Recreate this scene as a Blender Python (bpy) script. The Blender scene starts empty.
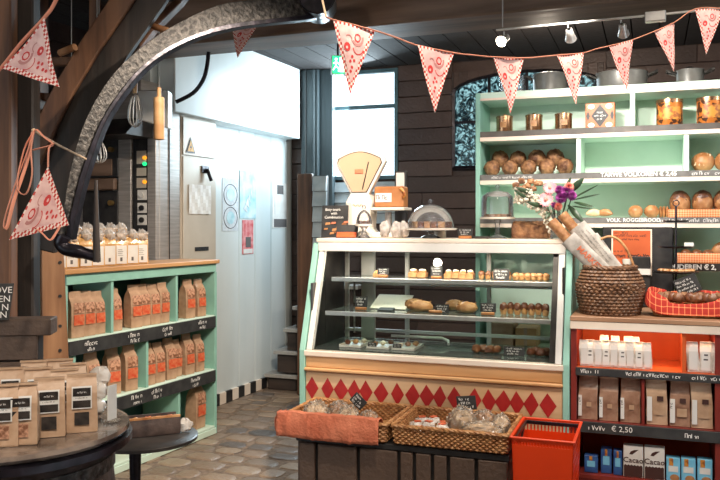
import bpy, math, random
from math import sin, cos, pi, radians as R, tan
from mathutils import Vector, noise, Matrix
random.seed(7)
C = bpy.context.scene.collection
FOC, HOR, EYE = 800.0, 225.0, 1.5      # lens in pixels, horizon row, eye height
S = bpy.context.scene

# ------------------------------------------------------------------ frames
class Frame:
    """A straight run of furniture: origin on the floor, heading phi; a along its front, b into its depth."""
    def __init__(s, x, y, deg):
        s.o = Vector((x, y, 0)); s.r = R(deg)
        s.u = Vector((cos(s.r), sin(s.r), 0)); s.v = Vector((-sin(s.r), cos(s.r), 0))
    def w(s, a, b, z=0): return s.o + s.u*a + s.v*b + Vector((0, 0, z))
    def a(s, px, b=0.0):
        k = (px-360)/FOC; p = s.o + s.v*b
        return (k*p.y - p.x)/(s.u.x - k*s.u.y)
    def z(s, px, py, b=0.0):
        return EYE - (py-HOR)/FOC*s.w(s.a(px, b), b).y
def P(px, py, d): return Vector(((px-360)/FOC*d, d, EYE-(py-HOR)/FOC*d))

# ------------------------------------------------------------------ materials
def nt(name):
    m = bpy.data.materials.new(name); m.use_nodes = True
    n = m.node_tree; b = n.nodes['Principled BSDF']; return m, n, b
def link(n, a, b): n.links.new(a, b)
def mat(name, c, rough=.6, metal=0, c2=None, scale=8, stretch=(1,1,1), bump=0, detail=4, emit=None, spec=.5, coat=0, lo=.35, hi=.65, bscale=None):
    m, n, b = nt(name)
    b.inputs['Roughness'].default_value = rough; b.inputs['Metallic'].default_value = metal
    b.inputs['Specular IOR Level'].default_value = spec
    if coat: b.inputs['Coat Weight'].default_value = coat; b.inputs['Coat Roughness'].default_value = .15
    b.inputs['Base Color'].default_value = (*c, 1)
    if c2 or bump:
        tc = n.nodes.new('ShaderNodeTexCoord'); mp = n.nodes.new('ShaderNodeMapping'); link(n, tc.outputs['Object'], mp.inputs[0])
        mp.inputs['Scale'].default_value = stretch
        nz = n.nodes.new('ShaderNodeTexNoise'); nz.inputs['Scale'].default_value = scale; nz.inputs['Detail'].default_value = detail
        link(n, mp.outputs[0], nz.inputs['Vector'])
        if c2:
            cr = n.nodes.new('ShaderNodeValToRGB'); cr.color_ramp.elements[0].position = lo; cr.color_ramp.elements[1].position = hi
            cr.color_ramp.elements[0].color = (*c, 1); cr.color_ramp.elements[1].color = (*c2, 1)
            link(n, nz.outputs['Fac'], cr.inputs[0]); link(n, cr.outputs[0], b.inputs['Base Color'])
        if bump:
            n2 = nz
            if bscale:
                n2 = n.nodes.new('ShaderNodeTexNoise'); n2.inputs['Scale'].default_value = bscale; link(n, mp.outputs[0], n2.inputs['Vector'])
            bp = n.nodes.new('ShaderNodeBump'); bp.inputs['Strength'].default_value = bump; bp.inputs['Distance'].default_value = .01
            link(n, n2.outputs['Fac'], bp.inputs['Height']); link(n, bp.outputs[0], b.inputs['Normal'])
    if emit:
        b.inputs['Emission Color'].default_value = (*emit[:3], 1); b.inputs['Emission Strength'].default_value = emit[3]
    return m
def glassmat(name, tint=(1,1,1), rough=.02, refl=1.0, cloudy=0, cc=(.8,.85,.85)):
    m, n, b = nt(name)
    out = n.nodes['Material Output']; n.nodes.remove(b)
    t = n.nodes.new('ShaderNodeBsdfTransparent'); t.inputs[0].default_value = (*tint, 1)
    g = n.nodes.new('ShaderNodeBsdfGlossy'); g.inputs['Roughness'].default_value = rough
    f = n.nodes.new('ShaderNodeFresnel'); f.inputs[0].default_value = 1.45
    mx = n.nodes.new('ShaderNodeMath'); mx.operation = 'MULTIPLY'; mx.inputs[1].default_value = refl; link(n, f.outputs[0], mx.inputs[0])
    x = n.nodes.new('ShaderNodeMixShader'); link(n, mx.outputs[0], x.inputs[0]); link(n, t.outputs[0], x.inputs[1]); link(n, g.outputs[0], x.inputs[2])
    last = x
    if cloudy:
        d = n.nodes.new('ShaderNodeBsdfDiffuse'); d.inputs[0].default_value = (*cc, 1)
        nz = n.nodes.new('ShaderNodeTexNoise'); nz.inputs['Scale'].default_value = 40
        tc = n.nodes.new('ShaderNodeTexCoord'); link(n, tc.outputs['Object'], nz.inputs['Vector'])
        mm = n.nodes.new('ShaderNodeMath'); mm.operation = 'MULTIPLY'; mm.inputs[1].default_value = cloudy; link(n, nz.outputs['Fac'], mm.inputs[0])
        y = n.nodes.new('ShaderNodeMixShader'); link(n, mm.outputs[0], y.inputs[0]); link(n, x.outputs[0], y.inputs[1]); link(n, d.outputs[0], y.inputs[2]); last = y
    link(n, last.outputs[0], out.inputs[0]); return m
def islandmat(name, cols, rough=.55, bump=.3, bscale=60, noise_mix=.35, dark=(.03,.02,.02), nscale=12):
    m, n, b = nt(name); b.inputs['Roughness'].default_value = rough
    g = n.nodes.new('ShaderNodeNewGeometry'); cr = n.nodes.new('ShaderNodeValToRGB'); cr.color_ramp.interpolation = 'LINEAR'
    e = cr.color_ramp.elements
    while len(e) < len(cols): e.new(.5)
    for i, c in enumerate(cols): e[i].position = i/(len(cols)-1); e[i].color = (*c, 1)
    link(n, g.outputs['Random Per Island'], cr.inputs[0])
    tc = n.nodes.new('ShaderNodeTexCoord'); nz = n.nodes.new('ShaderNodeTexNoise'); nz.inputs['Scale'].default_value = nscale; nz.inputs['Detail'].default_value = 6
    link(n, tc.outputs['Object'], nz.inputs['Vector'])
    mx = n.nodes.new('ShaderNodeMix'); mx.data_type = 'RGBA'
    mt = n.nodes.new('ShaderNodeMath'); mt.operation = 'MULTIPLY'; mt.inputs[1].default_value = noise_mix*2; link(n, nz.outputs['Fac'], mt.inputs[0])
    link(n, mt.outputs[0], mx.inputs['Factor']); link(n, cr.outputs[0], mx.inputs['A']); mx.inputs['B'].default_value = (*dark, 1)
    link(n, mx.outputs['Result'], b.inputs['Base Color'])
    n2 = n.nodes.new('ShaderNodeTexNoise'); n2.inputs['Scale'].default_value = bscale; link(n, tc.outputs['Object'], n2.inputs['Vector'])
    bp = n.nodes.new('ShaderNodeBump'); bp.inputs['Strength'].default_value = bump; bp.inputs['Distance'].default_value = .008
    link(n, n2.outputs['Fac'], bp.inputs['Height']); link(n, bp.outputs[0], b.inputs['Normal']); return m
def gingham(name, c1, c2, scale, rough=.8, checker=False, cm=None, thr=.5):
    m, n, b = nt(name); b.inputs['Roughness'].default_value = rough
    uv = n.nodes.new('ShaderNodeTexCoord'); sp = n.nodes.new('ShaderNodeSeparateXYZ'); link(n, uv.outputs['UV'], sp.inputs[0])
    outs = []
    for k in (0, 1):
        a = n.nodes.new('ShaderNodeMath'); a.operation = 'MULTIPLY'; a.inputs[1].default_value = scale; link(n, sp.outputs[k], a.inputs[0])
        f = n.nodes.new('ShaderNodeMath'); f.operation = 'FRACT'; link(n, a.outputs[0], f.inputs[0])
        g = n.nodes.new('ShaderNodeMath'); g.operation = 'GREATER_THAN'; g.inputs[1].default_value = thr; link(n, f.outputs[0], g.inputs[0]); outs.append(g)
    ad = n.nodes.new('ShaderNodeMath'); ad.operation = 'ADD'; link(n, outs[0].outputs[0], ad.inputs[0]); link(n, outs[1].outputs[0], ad.inputs[1])
    hf = n.nodes.new('ShaderNodeMath'); hf.operation = 'MULTIPLY'; hf.inputs[1].default_value = .5; link(n, ad.outputs[0], hf.inputs[0])
    cr = n.nodes.new('ShaderNodeValToRGB'); cr.color_ramp.interpolation = 'CONSTANT'; e = cr.color_ramp.elements
    e[0].color = (*c1, 1); e[1].color = (*(c1 if checker else c2), 1); e[1].position = .8
    x = e.new(.3); x.color = (*c2, 1) if checker else (*(cm or [(p+q)/2 for p, q in zip(c1, c2)]), 1)
    link(n, hf.outputs[0], cr.inputs[0]); link(n, cr.outputs[0], b.inputs['Base Color']); return m
def foil(name, c, c2, rough=.3): return mat(name, c, rough, 0, c2, 14, bump=.6, bscale=30)

def wood(name, c, c2, rough=.55, axis=0, scale=6, bump=.25, coat=0):
    st = [1, 1, 1]
    for k in range(3): st[k] = .12 if k == axis else 1.0
    return mat(name, c, rough, 0, c2, scale*3, tuple(st), bump, 6, coat=coat)

# ------------------------------------------------------------------ mesh builder
class MB:
    def __init__(s): s.v = []; s.f = []; s.m = []; s.uv = {}; s.M = Matrix.Identity(4); s.mi = 0
    def add(s, vs, fs, mi=None):
        o = len(s.v); s.v += [tuple(s.M @ Vector(p)) for p in vs]; s.f += [tuple(o+i for i in f) for f in fs]; s.m += [s.mi if mi is None else mi]*len(fs); return o
    def box(s, x0, x1, y0, y1, z0, z1, mi=None):
        if x0 > x1: x0, x1 = x1, x0
        if y0 > y1: y0, y1 = y1, y0
        if z0 > z1: z0, z1 = z1, z0
        vs = [(x, y, z) for z in (z0, z1) for y in (y0, y1) for x in (x0, x1)]
        s.add(vs, [(0,2,3,1),(4,5,7,6),(0,1,5,4),(2,6,7,3),(0,4,6,2),(1,3,7,5)], mi); return s
    def hexa(s, pts, mi=None):   # 8 points: bottom ring 4, top ring 4
        s.add(pts, [(3,2,1,0),(4,5,6,7),(0,1,5,4),(1,2,6,5),(2,3,7,6),(3,0,4,7)], mi); return s
    def prism(s, poly, dvec, mi=None):   # planar polygon (3D points) extruded along a vector
        n = len(poly); d = Vector(dvec); a = [Vector(p) for p in poly]; b = [p+d for p in a]
        s.add(a+b, [tuple(range(n))[::-1], tuple(range(n, 2*n))]+[(i, (i+1) % n, n+(i+1) % n, n+i) for i in range(n)], mi); return s
    def loft(s, rings, cap=True, mi=None, closed=True):
        n = len(rings[0]); vs = [p for r in rings for p in r]; fs = []
        for k in range(len(rings)-1):
            for i in range(n if closed else n-1): j = (i+1) % n; fs.append((k*n+i, k*n+j, (k+1)*n+j, (k+1)*n+i))
        if cap and closed: fs += [tuple(range(n))[::-1], tuple(range((len(rings)-1)*n, len(rings)*n))]
        s.add(vs, fs, mi); return s
    def lathe(s, prof, seg=20, c=(0,0,0), sx=1, sy=1, mi=None, cap=True, a0=0, a1=2*pi):
        full = abs(a1-a0-2*pi) < 1e-6; n = seg if full else seg+1
        rings = [[(c[0]+r*sx*cos(a0+(a1-a0)*i/seg), c[1]+r*sy*sin(a0+(a1-a0)*i/seg), c[2]+z) for i in range(n)] for r, z in prof]
        return s.loft(rings, cap, mi, full)
    def tube(s, pts, r, seg=8, mi=None, closed=False, flat=None):
        pts = [Vector(p) for p in pts]; n = len(pts); rings = []; up = None
        for i, p in enumerate(pts):
            t = (pts[(i+1) % n]-pts[i-1]) if closed else (pts[min(i+1, n-1)]-pts[max(i-1, 0)])
            t.normalize()
            if up is None:
                up = Vector((0,0,1)) if abs(t.z) < .9 else Vector((1,0,0))
            x = t.cross(up); x.normalize(); y = x.cross(t); y.normalize(); up = y
            rr = r[i] if isinstance(r, (list, tuple)) else r
            rings.append([p + x*rr*cos(2*pi*k/seg) + y*rr*(flat or 1)*sin(2*pi*k/seg) for k in range(seg)])
        if closed: rings.append(rings[0])
        return s.loft(rings, not closed, mi)
    def blob(s, c, rx, ry, rz, seg=12, rings=8, amp=.1, freq=3, seed=0, flat=0, mi=None, squash=None):
        vs = []; fs = []; c = Vector(c)
        for i in range(rings+1):
            th = pi*i/rings
            for k in range(seg):
                ph = 2*pi*k/seg; d = Vector((sin(th)*cos(ph), sin(th)*sin(ph), cos(th)))
                q = 1+amp*noise.noise(d*freq+Vector((seed*7.1, seed*3.3, seed)))
                z = d.z*rz*q
                if flat and z < -rz*flat: z = -rz*flat
                vs.append((c.x+d.x*rx*q, c.y+d.y*ry*q, c.z+z))
        for i in range(rings):
            for k in range(seg): j = (k+1) % seg; fs.append((i*seg+k, (i+1)*seg+k, (i+1)*seg+j, i*seg+j))
        s.add(vs, fs, mi); return s
    def grid(s, fn, nu, nv, mi=None, uvs=1.0, two=False):
        o = len(s.v); vs = [fn(i/nu, j/nv) for j in range(nv+1) for i in range(nu+1)]
        fs = [(j*(nu+1)+i, j*(nu+1)+i+1, (j+1)*(nu+1)+i+1, (j+1)*(nu+1)+i) for j in range(nv) for i in range(nu)]
        s.add(vs, fs, mi)
        for j in range(nv+1):
            for i in range(nu+1): s.uv[o+j*(nu+1)+i] = (i/nu*uvs, j/nv*uvs)
        return s
    def build(s, name, mats, parent=None, smooth=False, bevel=0, solid=0, sub=0, seg=1):
        me = bpy.data.meshes.new(name); me.from_pydata(s.v, [], s.f)
        if not isinstance(mats, (list, tuple)): mats = [mats]
        for m in mats: me.materials.append(m)
        me.polygons.foreach_set('material_index', s.m)
        if s.uv:
            l = me.uv_layers.new(name='UVMap')
            for lp in me.loops: l.data[lp.index].uv = s.uv.get(lp.vertex_index, (0, 0))
        me.validate(); me.update()
        if smooth:
            me.polygons.foreach_set('use_smooth', [True]*len(me.polygons))
            if smooth != 'all':
                me.set_sharp_from_angle(angle=R(40))
        o = bpy.data.objects.new(name, me); C.objects.link(o)
        if parent: o.parent = parent
        if solid: q = o.modifiers.new('s', 'SOLIDIFY'); q.thickness = solid; q.offset = 0
        if bevel: q = o.modifiers.new('b', 'BEVEL'); q.width = bevel; q.segments = seg; q.limit_method = 'ANGLE'
        if sub: q = o.modifiers.new('u', 'SUBSURF'); q.levels = sub; q.render_levels = sub
        return o

def tag(o, label, cat, group=None, kind=None):
    o['label'] = label; o['category'] = cat
    if group: o['group'] = group
    if kind: o['kind'] = kind
    return o
def thing(name, label, cat, loc, rz=0, group=None, rx=0, ry=0):
    o = bpy.data.objects.new(name, None); C.objects.link(o); o.empty_display_size = .05
    o.location = loc; o.rotation_euler = (rx, ry, rz); return tag(o, label, cat, group)
def struct(o): o['kind'] = 'structure'; return o
def at(fr, a, b, z, o, rz=0):
    o.location = fr.w(a, b, z); o.rotation_euler = (o.rotation_euler[0], o.rotation_euler[1], fr.r+rz); return o
def kids(o): return [c for c in ALLCH.get(o.name, [])]
def dup(o, label=None, group=None, parent=None):
    c = o.copy(); C.objects.link(c); c.parent = parent
    if label: c['label'] = label
    if group: c['group'] = group
    for ch in list(o.children): dup(ch, parent=c)
    return c
ORD = ['first','second','third','fourth','fifth','sixth','seventh','eighth','ninth','tenth','eleventh','twelfth']

def textmesh(body, size, name='lettering', m=None, parent=None, loc=(0,0,0), rz=0, align='CENTER', rx=pi/2, ext=.0006, ry=0, bold=0):
    cu = bpy.data.curves.new('t', 'FONT'); cu.body = body; cu.size = size; cu.align_x = align; cu.align_y = 'CENTER'; cu.extrude = ext; cu.offset = bold
    cu.resolution_u = 2
    t = bpy.data.objects.new('t', cu); C.objects.link(t)
    dg = bpy.context.evaluated_depsgraph_get(); me = bpy.data.meshes.new_from_object(t.evaluated_get(dg))
    bpy.data.objects.remove(t); bpy.data.curves.remove(cu)
    me.name = name; me.materials.clear(); me.materials.append(m)
    o = bpy.data.objects.new(name, me); C.objects.link(o); o.parent = parent; o.location = loc; o.rotation_euler = (rx, ry, rz); return o
def scrawl(mb, x, z, w, h, y, seed=0, mi=0, t=None):
    """chalk handwriting too small to read: joined short strokes in the x-z plane at depth y"""
    r = random.Random(seed); t = t or h*.16; cx = x
    while cx < x+w:
        n = r.randint(3, 7)
        for k in range(n):
            if cx > x+w: break
            lw = h*.5; hh = h*(1 if r.random() < .4 else .65)
            kind = r.randint(0, 3)
            pts = {0: [(0,0),(0,hh)], 1: [(0,hh),(lw*.5,0),(lw,hh)], 2: [(lw,hh*.9),(0,hh*.7),(0,0),(lw,0)], 3: [(0,0),(0,hh),(lw,hh),(lw,0)]}[kind]
            for (ax, az), (bx, bz) in zip(pts, pts[1:]):
                d = Vector((bx-ax, 0, bz-az)); d.normalize(); p = Vector((d.z, 0, -d.x))*t*.5
                A = Vector((cx+ax, y, z+az)); B = Vector((cx+bx, y, z+bz))
                mb.add([A-p, A+p, B+p, B-p], [(0,1,2,3)], mi)
            cx += lw*1.45
        cx += h*.6

# ------------------------------------------------------------------ palette
M = {}
M['mint'] = mat('mint_paint', (.27,.52,.44), .5, 0, (.31,.58,.49), 9)
M['baguette'] = mat('baguette_crust', (.25,.1,.035), .5, 0, (.5,.27,.12), 30, bump=.5, bscale=40)
M['mintpale'] = mat('pale_mint_paint', (.60,.76,.65), .5, 0, (.66,.82,.71), 5)
M['teal'] = mat('dark_teal_paint', (.02,.06,.06), .6, 0, (.035,.09,.085), 6)
M['cream'] = mat('cream_paint', (.78,.66,.55), .45, 0, (.85,.74,.63), 6)
M['whitepaint'] = mat('white_paint', (.72,.70,.66), .4, 0, (.8,.78,.74), 6)
M['pinkedge'] = mat('pink_white_edge', (.85,.66,.56), .5)
M['black'] = mat('black_paint', (.012,.012,.014), .5, 0, (.03,.028,.028), 20)
M['slate'] = mat('chalkboard', (.018,.018,.02), .7, 0, (.04,.04,.04), 15)
M['chalk'] = mat('chalk', (.85,.83,.8), .9)
M['alu'] = mat('aluminium_strip', (.42,.41,.4), .4, .5, (.5,.49,.47), 30)
M['strip'] = mat('grey_price_strip', (.12,.115,.11), .6, 0, (.17,.165,.16), 30)
M['greystrip'] = mat('grey_strip', (.07,.06,.055), .55, 0, (.11,.095,.085), 12)
M['steel'] = mat('brushed_steel', (.40,.38,.36), .32, .5, (.55,.52,.5), 5, (1,1,14), .08)
M['darksteel'] = mat('dark_steel', (.05,.045,.045), .35, .6, (.09,.08,.075), 9)
M['iron'] = mat('worn_cast_iron', (.02,.018,.017), .45, .3, (.11,.098,.088), 45, (1,1,1), .8, 9, lo=.4, hi=.72)
M['irondark'] = mat('black_iron', (.012,.012,.016), .3, .5, (.03,.025,.035), 18, bump=.3)
M['oldwood'] = wood('old_brown_timber', (.055,.022,.011), (.17,.078,.038), .6, 2, 5, .5)
M['oldwoodx'] = wood('old_brown_beam', (.10,.06,.04), (.22,.14,.1), .6, 0, 4, .5)
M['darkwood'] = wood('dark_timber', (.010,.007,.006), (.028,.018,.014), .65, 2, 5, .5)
M['darkwoodx'] = wood('dark_beam_side', (.02,.014,.012), (.06,.04,.032), .65, 0, 5, .5)
M['plank'] = islandmat('dark_wall_boards', [(.05,.03,.027), (.09,.055,.045), (.13,.08,.065), (.065,.042,.036)], .5, .5, 40, .3)
M['ceil'] = islandmat('dark_ceiling_boards', [(.004,.003,.003), (.009,.007,.006), (.006,.005,.005)], .9, .4, 30)
M['oak'] = wood('oak_board', (.42,.2,.075), (.62,.34,.15), .45, 0, 5, .15)
M['pinelight'] = wood('pale_knotty_pine', (.56,.34,.17), (.74,.51,.31), .5, 0, 4, .12)
M['pine'] = wood('pine_board', (.55,.29,.12), (.74,.45,.22), .5, 0, 4, .12)
M['plankbrown'] = wood('brown_board', (.22,.1,.045), (.38,.2,.1), .5, 2, 4, .2)
M['counter'] = wood('counter_board', (.24,.12,.065), (.42,.24,.14), .5, 0, 5, .2)
M['red'] = mat('diamond_red', (.36,.012,.012), .5, 0, (.45,.02,.018), 20)
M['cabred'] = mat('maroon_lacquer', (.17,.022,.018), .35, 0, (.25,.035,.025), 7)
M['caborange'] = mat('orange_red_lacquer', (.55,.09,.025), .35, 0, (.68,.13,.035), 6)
M['plastic'] = mat('orange_red_plastic', (.74,.05,.006), .35, 0, (.68,.045,.006), 5)
M['kraft'] = mat('kraft_paper', (.38,.225,.135), .6, 0, (.53,.34,.22), 14, bump=.5, bscale=22)
M['kraft2'] = mat('pale_kraft_paper', (.46,.29,.18), .45, 0, (.62,.42,.28), 14, bump=.5, bscale=22)
M['kraftd'] = mat('brown_film', (.24,.12,.075), .3, 0, (.42,.25,.17), 18, bump=.6, bscale=20, coat=.4)
M['labelred'] = mat('orange_red_label', (.62,.07,.025), .5, 0, (.7,.22,.1), 60)
M['labelpic'] = mat('coffee_picture_label', (.22,.09,.045), .5, 0, (.62,.34,.22), 70, lo=.4, hi=.6)
M['labelwhite'] = mat('white_label', (.75,.73,.7), .6)
M['labelblack'] = mat('black_label', (.012,.011,.012), .4, 0, (.05,.04,.035), 40)
M['paperwhite'] = mat('white_paper', (.78,.77,.74), .6, 0, (.68,.66,.63), 12)
M['whitefilm'] = mat('white_film_bag', (.62,.56,.5), .3, 0, (.85,.8,.75), 24, bump=.8, bscale=30, coat=.5)
M['crumple'] = glassmat('crumpled_cellophane', (.97,.96,.95), .12, 1.3, .9, (.85,.8,.76))
M['clearbag'] = glassmat('clear_plastic_bag', (.99,.98,.97), .2, 1.1, .3, (1,.9,.78))
M['glass'] = glassmat('clear_glass', (.97,.985,.98), .01, .8)
M['domeglass'] = glassmat('dome_glass', (.95,.96,.97), .03, 1.3, .13, (.75,.78,.88))
M['shelfglass'] = glassmat('green_edge_glass', (.78,.88,.85), .03, 1.2, .1)
M['winglass'] = glassmat('window_glass', (.95,.98,1), .05, 1)
M['crust'] = mat('brown_crust', (.10,.035,.015), .6, 0, (.40,.2,.09), 30, bump=.9, bscale=60)
M['crustlight'] = mat('golden_crust', (.30,.115,.035), .45, 0, (.60,.32,.14), 14, bump=.4, bscale=40)
M['crustdark'] = mat('dark_glossy_crust', (.09,.03,.014), .4, 0, (.3,.12,.045), 12, bump=.5, bscale=40)
M['cake'] = mat('yellow_cake', (.5,.24,.08), .7, 0, (.68,.4,.18), 40, bump=.4)
M['cream2'] = mat('whipped_cream', (.85,.78,.66), .5, bump=.3, c2=(.8,.68,.5), scale=30)
M['choc'] = mat('chocolate_brown', (.1,.03,.014), .4, 0, (.2,.07,.03), 30, bump=.4)
M['dough'] = mat('pale_dough', (.62,.4,.23), .6, 0, (.8,.62,.42), 24, bump=.4)
M['wicker'] = mat('golden_wicker', (.3,.12,.04), .5, 0, (.52,.27,.11), 40, bump=.3)
M['wickerd'] = mat('brown_wicker', (.10,.045,.022), .5, 0, (.24,.12,.06), 40, bump=.3)
M['copper'] = mat('copper_tin', (.55,.33,.19), .25, .9, (.32,.16,.08), 16)
M['tinprint'] = mat('orange_tin_print', (.45,.11,.03), .45, 0, (.55,.17,.05), 12)
M['tinor'] = mat('orange_printed_tin', (.55,.17,.03), .3, .3, (.07,.025,.012), 34, lo=.52, hi=.56, detail=1)
M['enamel'] = mat('grey_enamel', (.13,.127,.118), .35, .2, (.18,.175,.16), 20)
M['porcelain'] = mat('cream_porcelain', (.74,.68,.6), .25, 0, (.8,.75,.68), 8)
M['scalebeige'] = mat('beige_enamel', (.50,.34,.21), .3, 0, (.54,.38,.24), 5)
M['brass'] = mat('brass', (.6,.4,.15), .3, .9)
M['tan'] = mat('brown_tin_box', (.38,.14,.04), .45, 0, (.5,.21,.075), 12)
M['yellow'] = mat('warning_yellow', (.85,.42,.02), .5)
M['blue'] = mat('navy_box', (.02,.06,.22), .35, 0, (.05,.16,.42), 18)
M['sky'] = mat('light_blue_box', (.16,.5,.74), .4, 0, (.24,.6,.82), 16)
M['gold'] = mat('amber_print', (.62,.25,.035), .5, 0, (.3,.09,.02), 40, lo=.5, hi=.6)
M['cocoa'] = mat('cocoa_brown', (.06,.024,.02), .5)
M['greencab'] = mat('beige_enamel_steel', (.52,.46,.38), .4, .1, (.58,.52,.44), 4)
M['wallwhite'] = mat('white_wall_panel', (.62,.68,.68), .3, 0, (.7,.75,.75), 3, (1,1,.3))
M['paperblue'] = mat('poster_blue', (.3,.55,.62), .6, 0, (.65,.78,.8), 9)
M['papergrey'] = mat('poster_grey', (.52,.56,.6), .6, 0, (.68,.7,.72), 26)
M['pinkp'] = mat('poster_red', (.6,.08,.09), .6, 0, (.75,.35,.35), 18)
M['clothor'] = mat('terracotta_cloth', (.55,.14,.07), .85, 0, (.68,.22,.12), 9, bump=.5, bscale=90)
M['redcheck'] = gingham('red_tea_towel', (.4,.02,.01), (.85,.35,.15), 13, cm=(.72,.17,.07), thr=.84)
M['orcheck'] = gingham('orange_gingham', (.75,.16,.04), (.9,.45,.25), 24)
M['flagcheck'] = gingham('red_white_check', (.72,.6,.55), (.46,.04,.03), 44, checker=True)
M['flagpink'] = mat('pale_pink_cloth', (.56,.32,.31), .8, 0, (.70,.49,.46), 26)
M['flagred'] = mat('red_print', (.5,.03,.03), .7)
M['flagbrown'] = mat('mauve_print', (.42,.18,.17), .7)
M['ribbon'] = mat('salmon_ribbon', (.72,.3,.2), .8)
M['twine'] = mat('twine', (.6,.42,.27), .9)
M['leaf'] = mat('dark_green_leaf', (.02,.045,.022), .45, 0, (.04,.08,.035), 20)
M['pink'] = mat('pink_petal', (.78,.25,.33), .6, 0, (.85,.45,.42), 40)
M['purple'] = mat('purple_petal', (.25,.035,.24), .6, 0, (.42,.08,.35), 40)
M['coral'] = mat('coral_petal', (.75,.28,.22), .6)
M['amber'] = mat('amber_film_bag', (.55,.27,.07), .3, 0, (.7,.42,.16), 24, bump=.6, bscale=30, coat=.4)
M['babys'] = mat('white_filler_flower', (.72,.66,.55), .7)
M['bulb'] = mat('lit_bulb', (1,.9,.75), .5, emit=(1,.85,.65,60))
M['bulboff'] = mat('frosted_bulb', (.8,.75,.68), .2)
M['poster'] = mat('orange_poster', (.48,.085,.022), .6, 0, (.55,.11,.03), 8)
M['news'] = mat('newsprint', (.30,.27,.24), .7, 0, (.5,.46,.42), 26)
M['print'] = mat('grey_print', (.12,.11,.11), .8)
M['stump'] = mat('mottled_table_top', (.045,.035,.032), .22, 0, (.42,.33,.27), 7, bump=.3, detail=9, coat=.4, lo=.42, hi=.72)
M['mortar'] = mat('mortar', (.13,.095,.07), .9, 0, (.24,.175,.13), 30, bump=.5)
M['stone'] = islandmat('cobble_stone', [(.24,.17,.12), (.33,.24,.17), (.18,.135,.1), (.36,.27,.19), (.28,.2,.145), (.07,.068,.07)], .42, .8, 45, .22, (.1,.07,.05), 20)
M['siding'] = mat('grey_painted_siding', (.36,.42,.45), .4, 0, (.5,.55,.57), 8)
M['green_l'] = mat('green_lamp', (.02,.5,.15), .4, emit=(.02,.8,.25,1.5))
M['orange_l'] = mat('orange_lamp', (.8,.3,.02), .4, emit=(1,.4,.03,1))
M['exit'] = mat('exit_green', (.02,.45,.12), .4, emit=(.03,.75,.25,2.2))
M['exitw'] = mat('exit_white', (.9,.9,.85), .4, emit=(1,.95,.85,2.2))
M['burlap'] = mat('dark_bark', (.035,.022,.02), .6, 0, (.09,.06,.05), 16, bump=.8)
M['boards'] = islandmat('weathered_boards', [(.085,.052,.035), (.15,.095,.065), (.115,.072,.05)], .6, .5, 50, .3)

def leafglass():
    m, n, b = nt('frosted_leaf_glass'); out = n.nodes['Material Output']; n.nodes.remove(b)
    t = n.nodes.new('ShaderNodeBsdfTransparent'); tc = n.nodes.new('ShaderNodeTexCoord'); nz = n.nodes.new('ShaderNodeTexNoise'); nz.inputs['Scale'].default_value = 13; nz.inputs['Detail'].default_value = 5; nz.inputs['Distortion'].default_value = 2.5
    link(n, tc.outputs['Object'], nz.inputs['Vector']); cr = n.nodes.new('ShaderNodeValToRGB'); cr.color_ramp.elements[0].position = .42; cr.color_ramp.elements[1].position = .6
    cr.color_ramp.elements[0].color = (.03,.06,.07,1); cr.color_ramp.elements[1].color = (.4,.5,.5,1); link(n, nz.outputs['Fac'], cr.inputs[0]); link(n, cr.outputs[0], t.inputs[0])
    g = n.nodes.new('ShaderNodeBsdfGlossy'); g.inputs['Roughness'].default_value = .15; x = n.nodes.new('ShaderNodeMixShader'); x.inputs[0].default_value = .05
    link(n, t.outputs[0], x.inputs[1]); link(n, g.outputs[0], x.inputs[2]); link(n, x.outputs[0], out.inputs[0]); return m
M['leafglass'] = leafglass()
# ------------------------------------------------------------------ camera
cam = bpy.data.objects.new('camera', bpy.data.cameras.new('camera')); C.objects.link(cam); S.camera = cam
cam.location = (0, 0, EYE); cam.rotation_euler = (pi/2, 0, 0)
cam.data.sensor_width = 36; cam.data.lens = 36*FOC/720; cam.data.shift_y = -(240-HOR)/720; cam.data.clip_end = 200; cam.data.clip_start = .05

K = Frame(-.276, 4.085, -20)             # display case and right-hand units
L = Frame(-1.635, 4.45, 65.5)            # left shelving, a runs away from the camera
W = Frame(-1.184, 6.67, 67.5)            # white panelled wall
aE = W.a(292); e = W.w(aE, 0); B = Frame(e.x, e.y, -20)   # back wall

# ------------------------------------------------------------------ floor
mb = MB(); mb.M = B_ROT = Matrix.Translation((B.o.x, B.o.y, 0)) @ Matrix.Rotation(B.r, 4, 'Z'); mb.box(-4.6, 5.2, -9.5, .12, -.1, -.0075, 0); mb.M = Matrix.Identity(4)
fo = Frame(-2.6, 3.6, -20); rr = random.Random(3)
b = 0
while b < 5.6:
    dpt = rr.uniform(.14, .19); a = -1.8 + rr.uniform(0, .15)
    while a < 3.4:
        wd = rr.uniform(.16, .26); ca, cb = a+wd/2, b+dpt/2; hw, hd = wd/2-.009, dpt/2-.009; rot = rr.uniform(-.05, .05); top = rr.uniform(-.004, .002)
        p0 = fo.w(ca, cb)
        if not (-2.4 < p0.x < .6 and 3.7 < p0.y < 8.6): a += wd; continue
        rings = []
        sq = [rr.uniform(.9, 1.06) for _ in range(12)]
        for sc, z in ((1, -.03), (.985, -.009), (.9, top-.002), (.65, top)):
            ring = []
            for k in range(12):
                t = 2*pi*k/12+.26; c, s_ = cos(t), sin(t); q = (abs(c)**4+abs(s_)**4)**-.25
                x, y = hw*c*q*sc*sq[k], hd*s_*q*sc*sq[k]
                p = fo.w(ca+x*cos(rot)-y*sin(rot), cb+x*sin(rot)+y*cos(rot), z); ring.append(p)
            rings.append(ring)
        mb.loft(rings, True, 1); a += wd
    b += dpt
struct(mb.build('floor', [M['mortar'], M['stone']], smooth=True))

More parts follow.
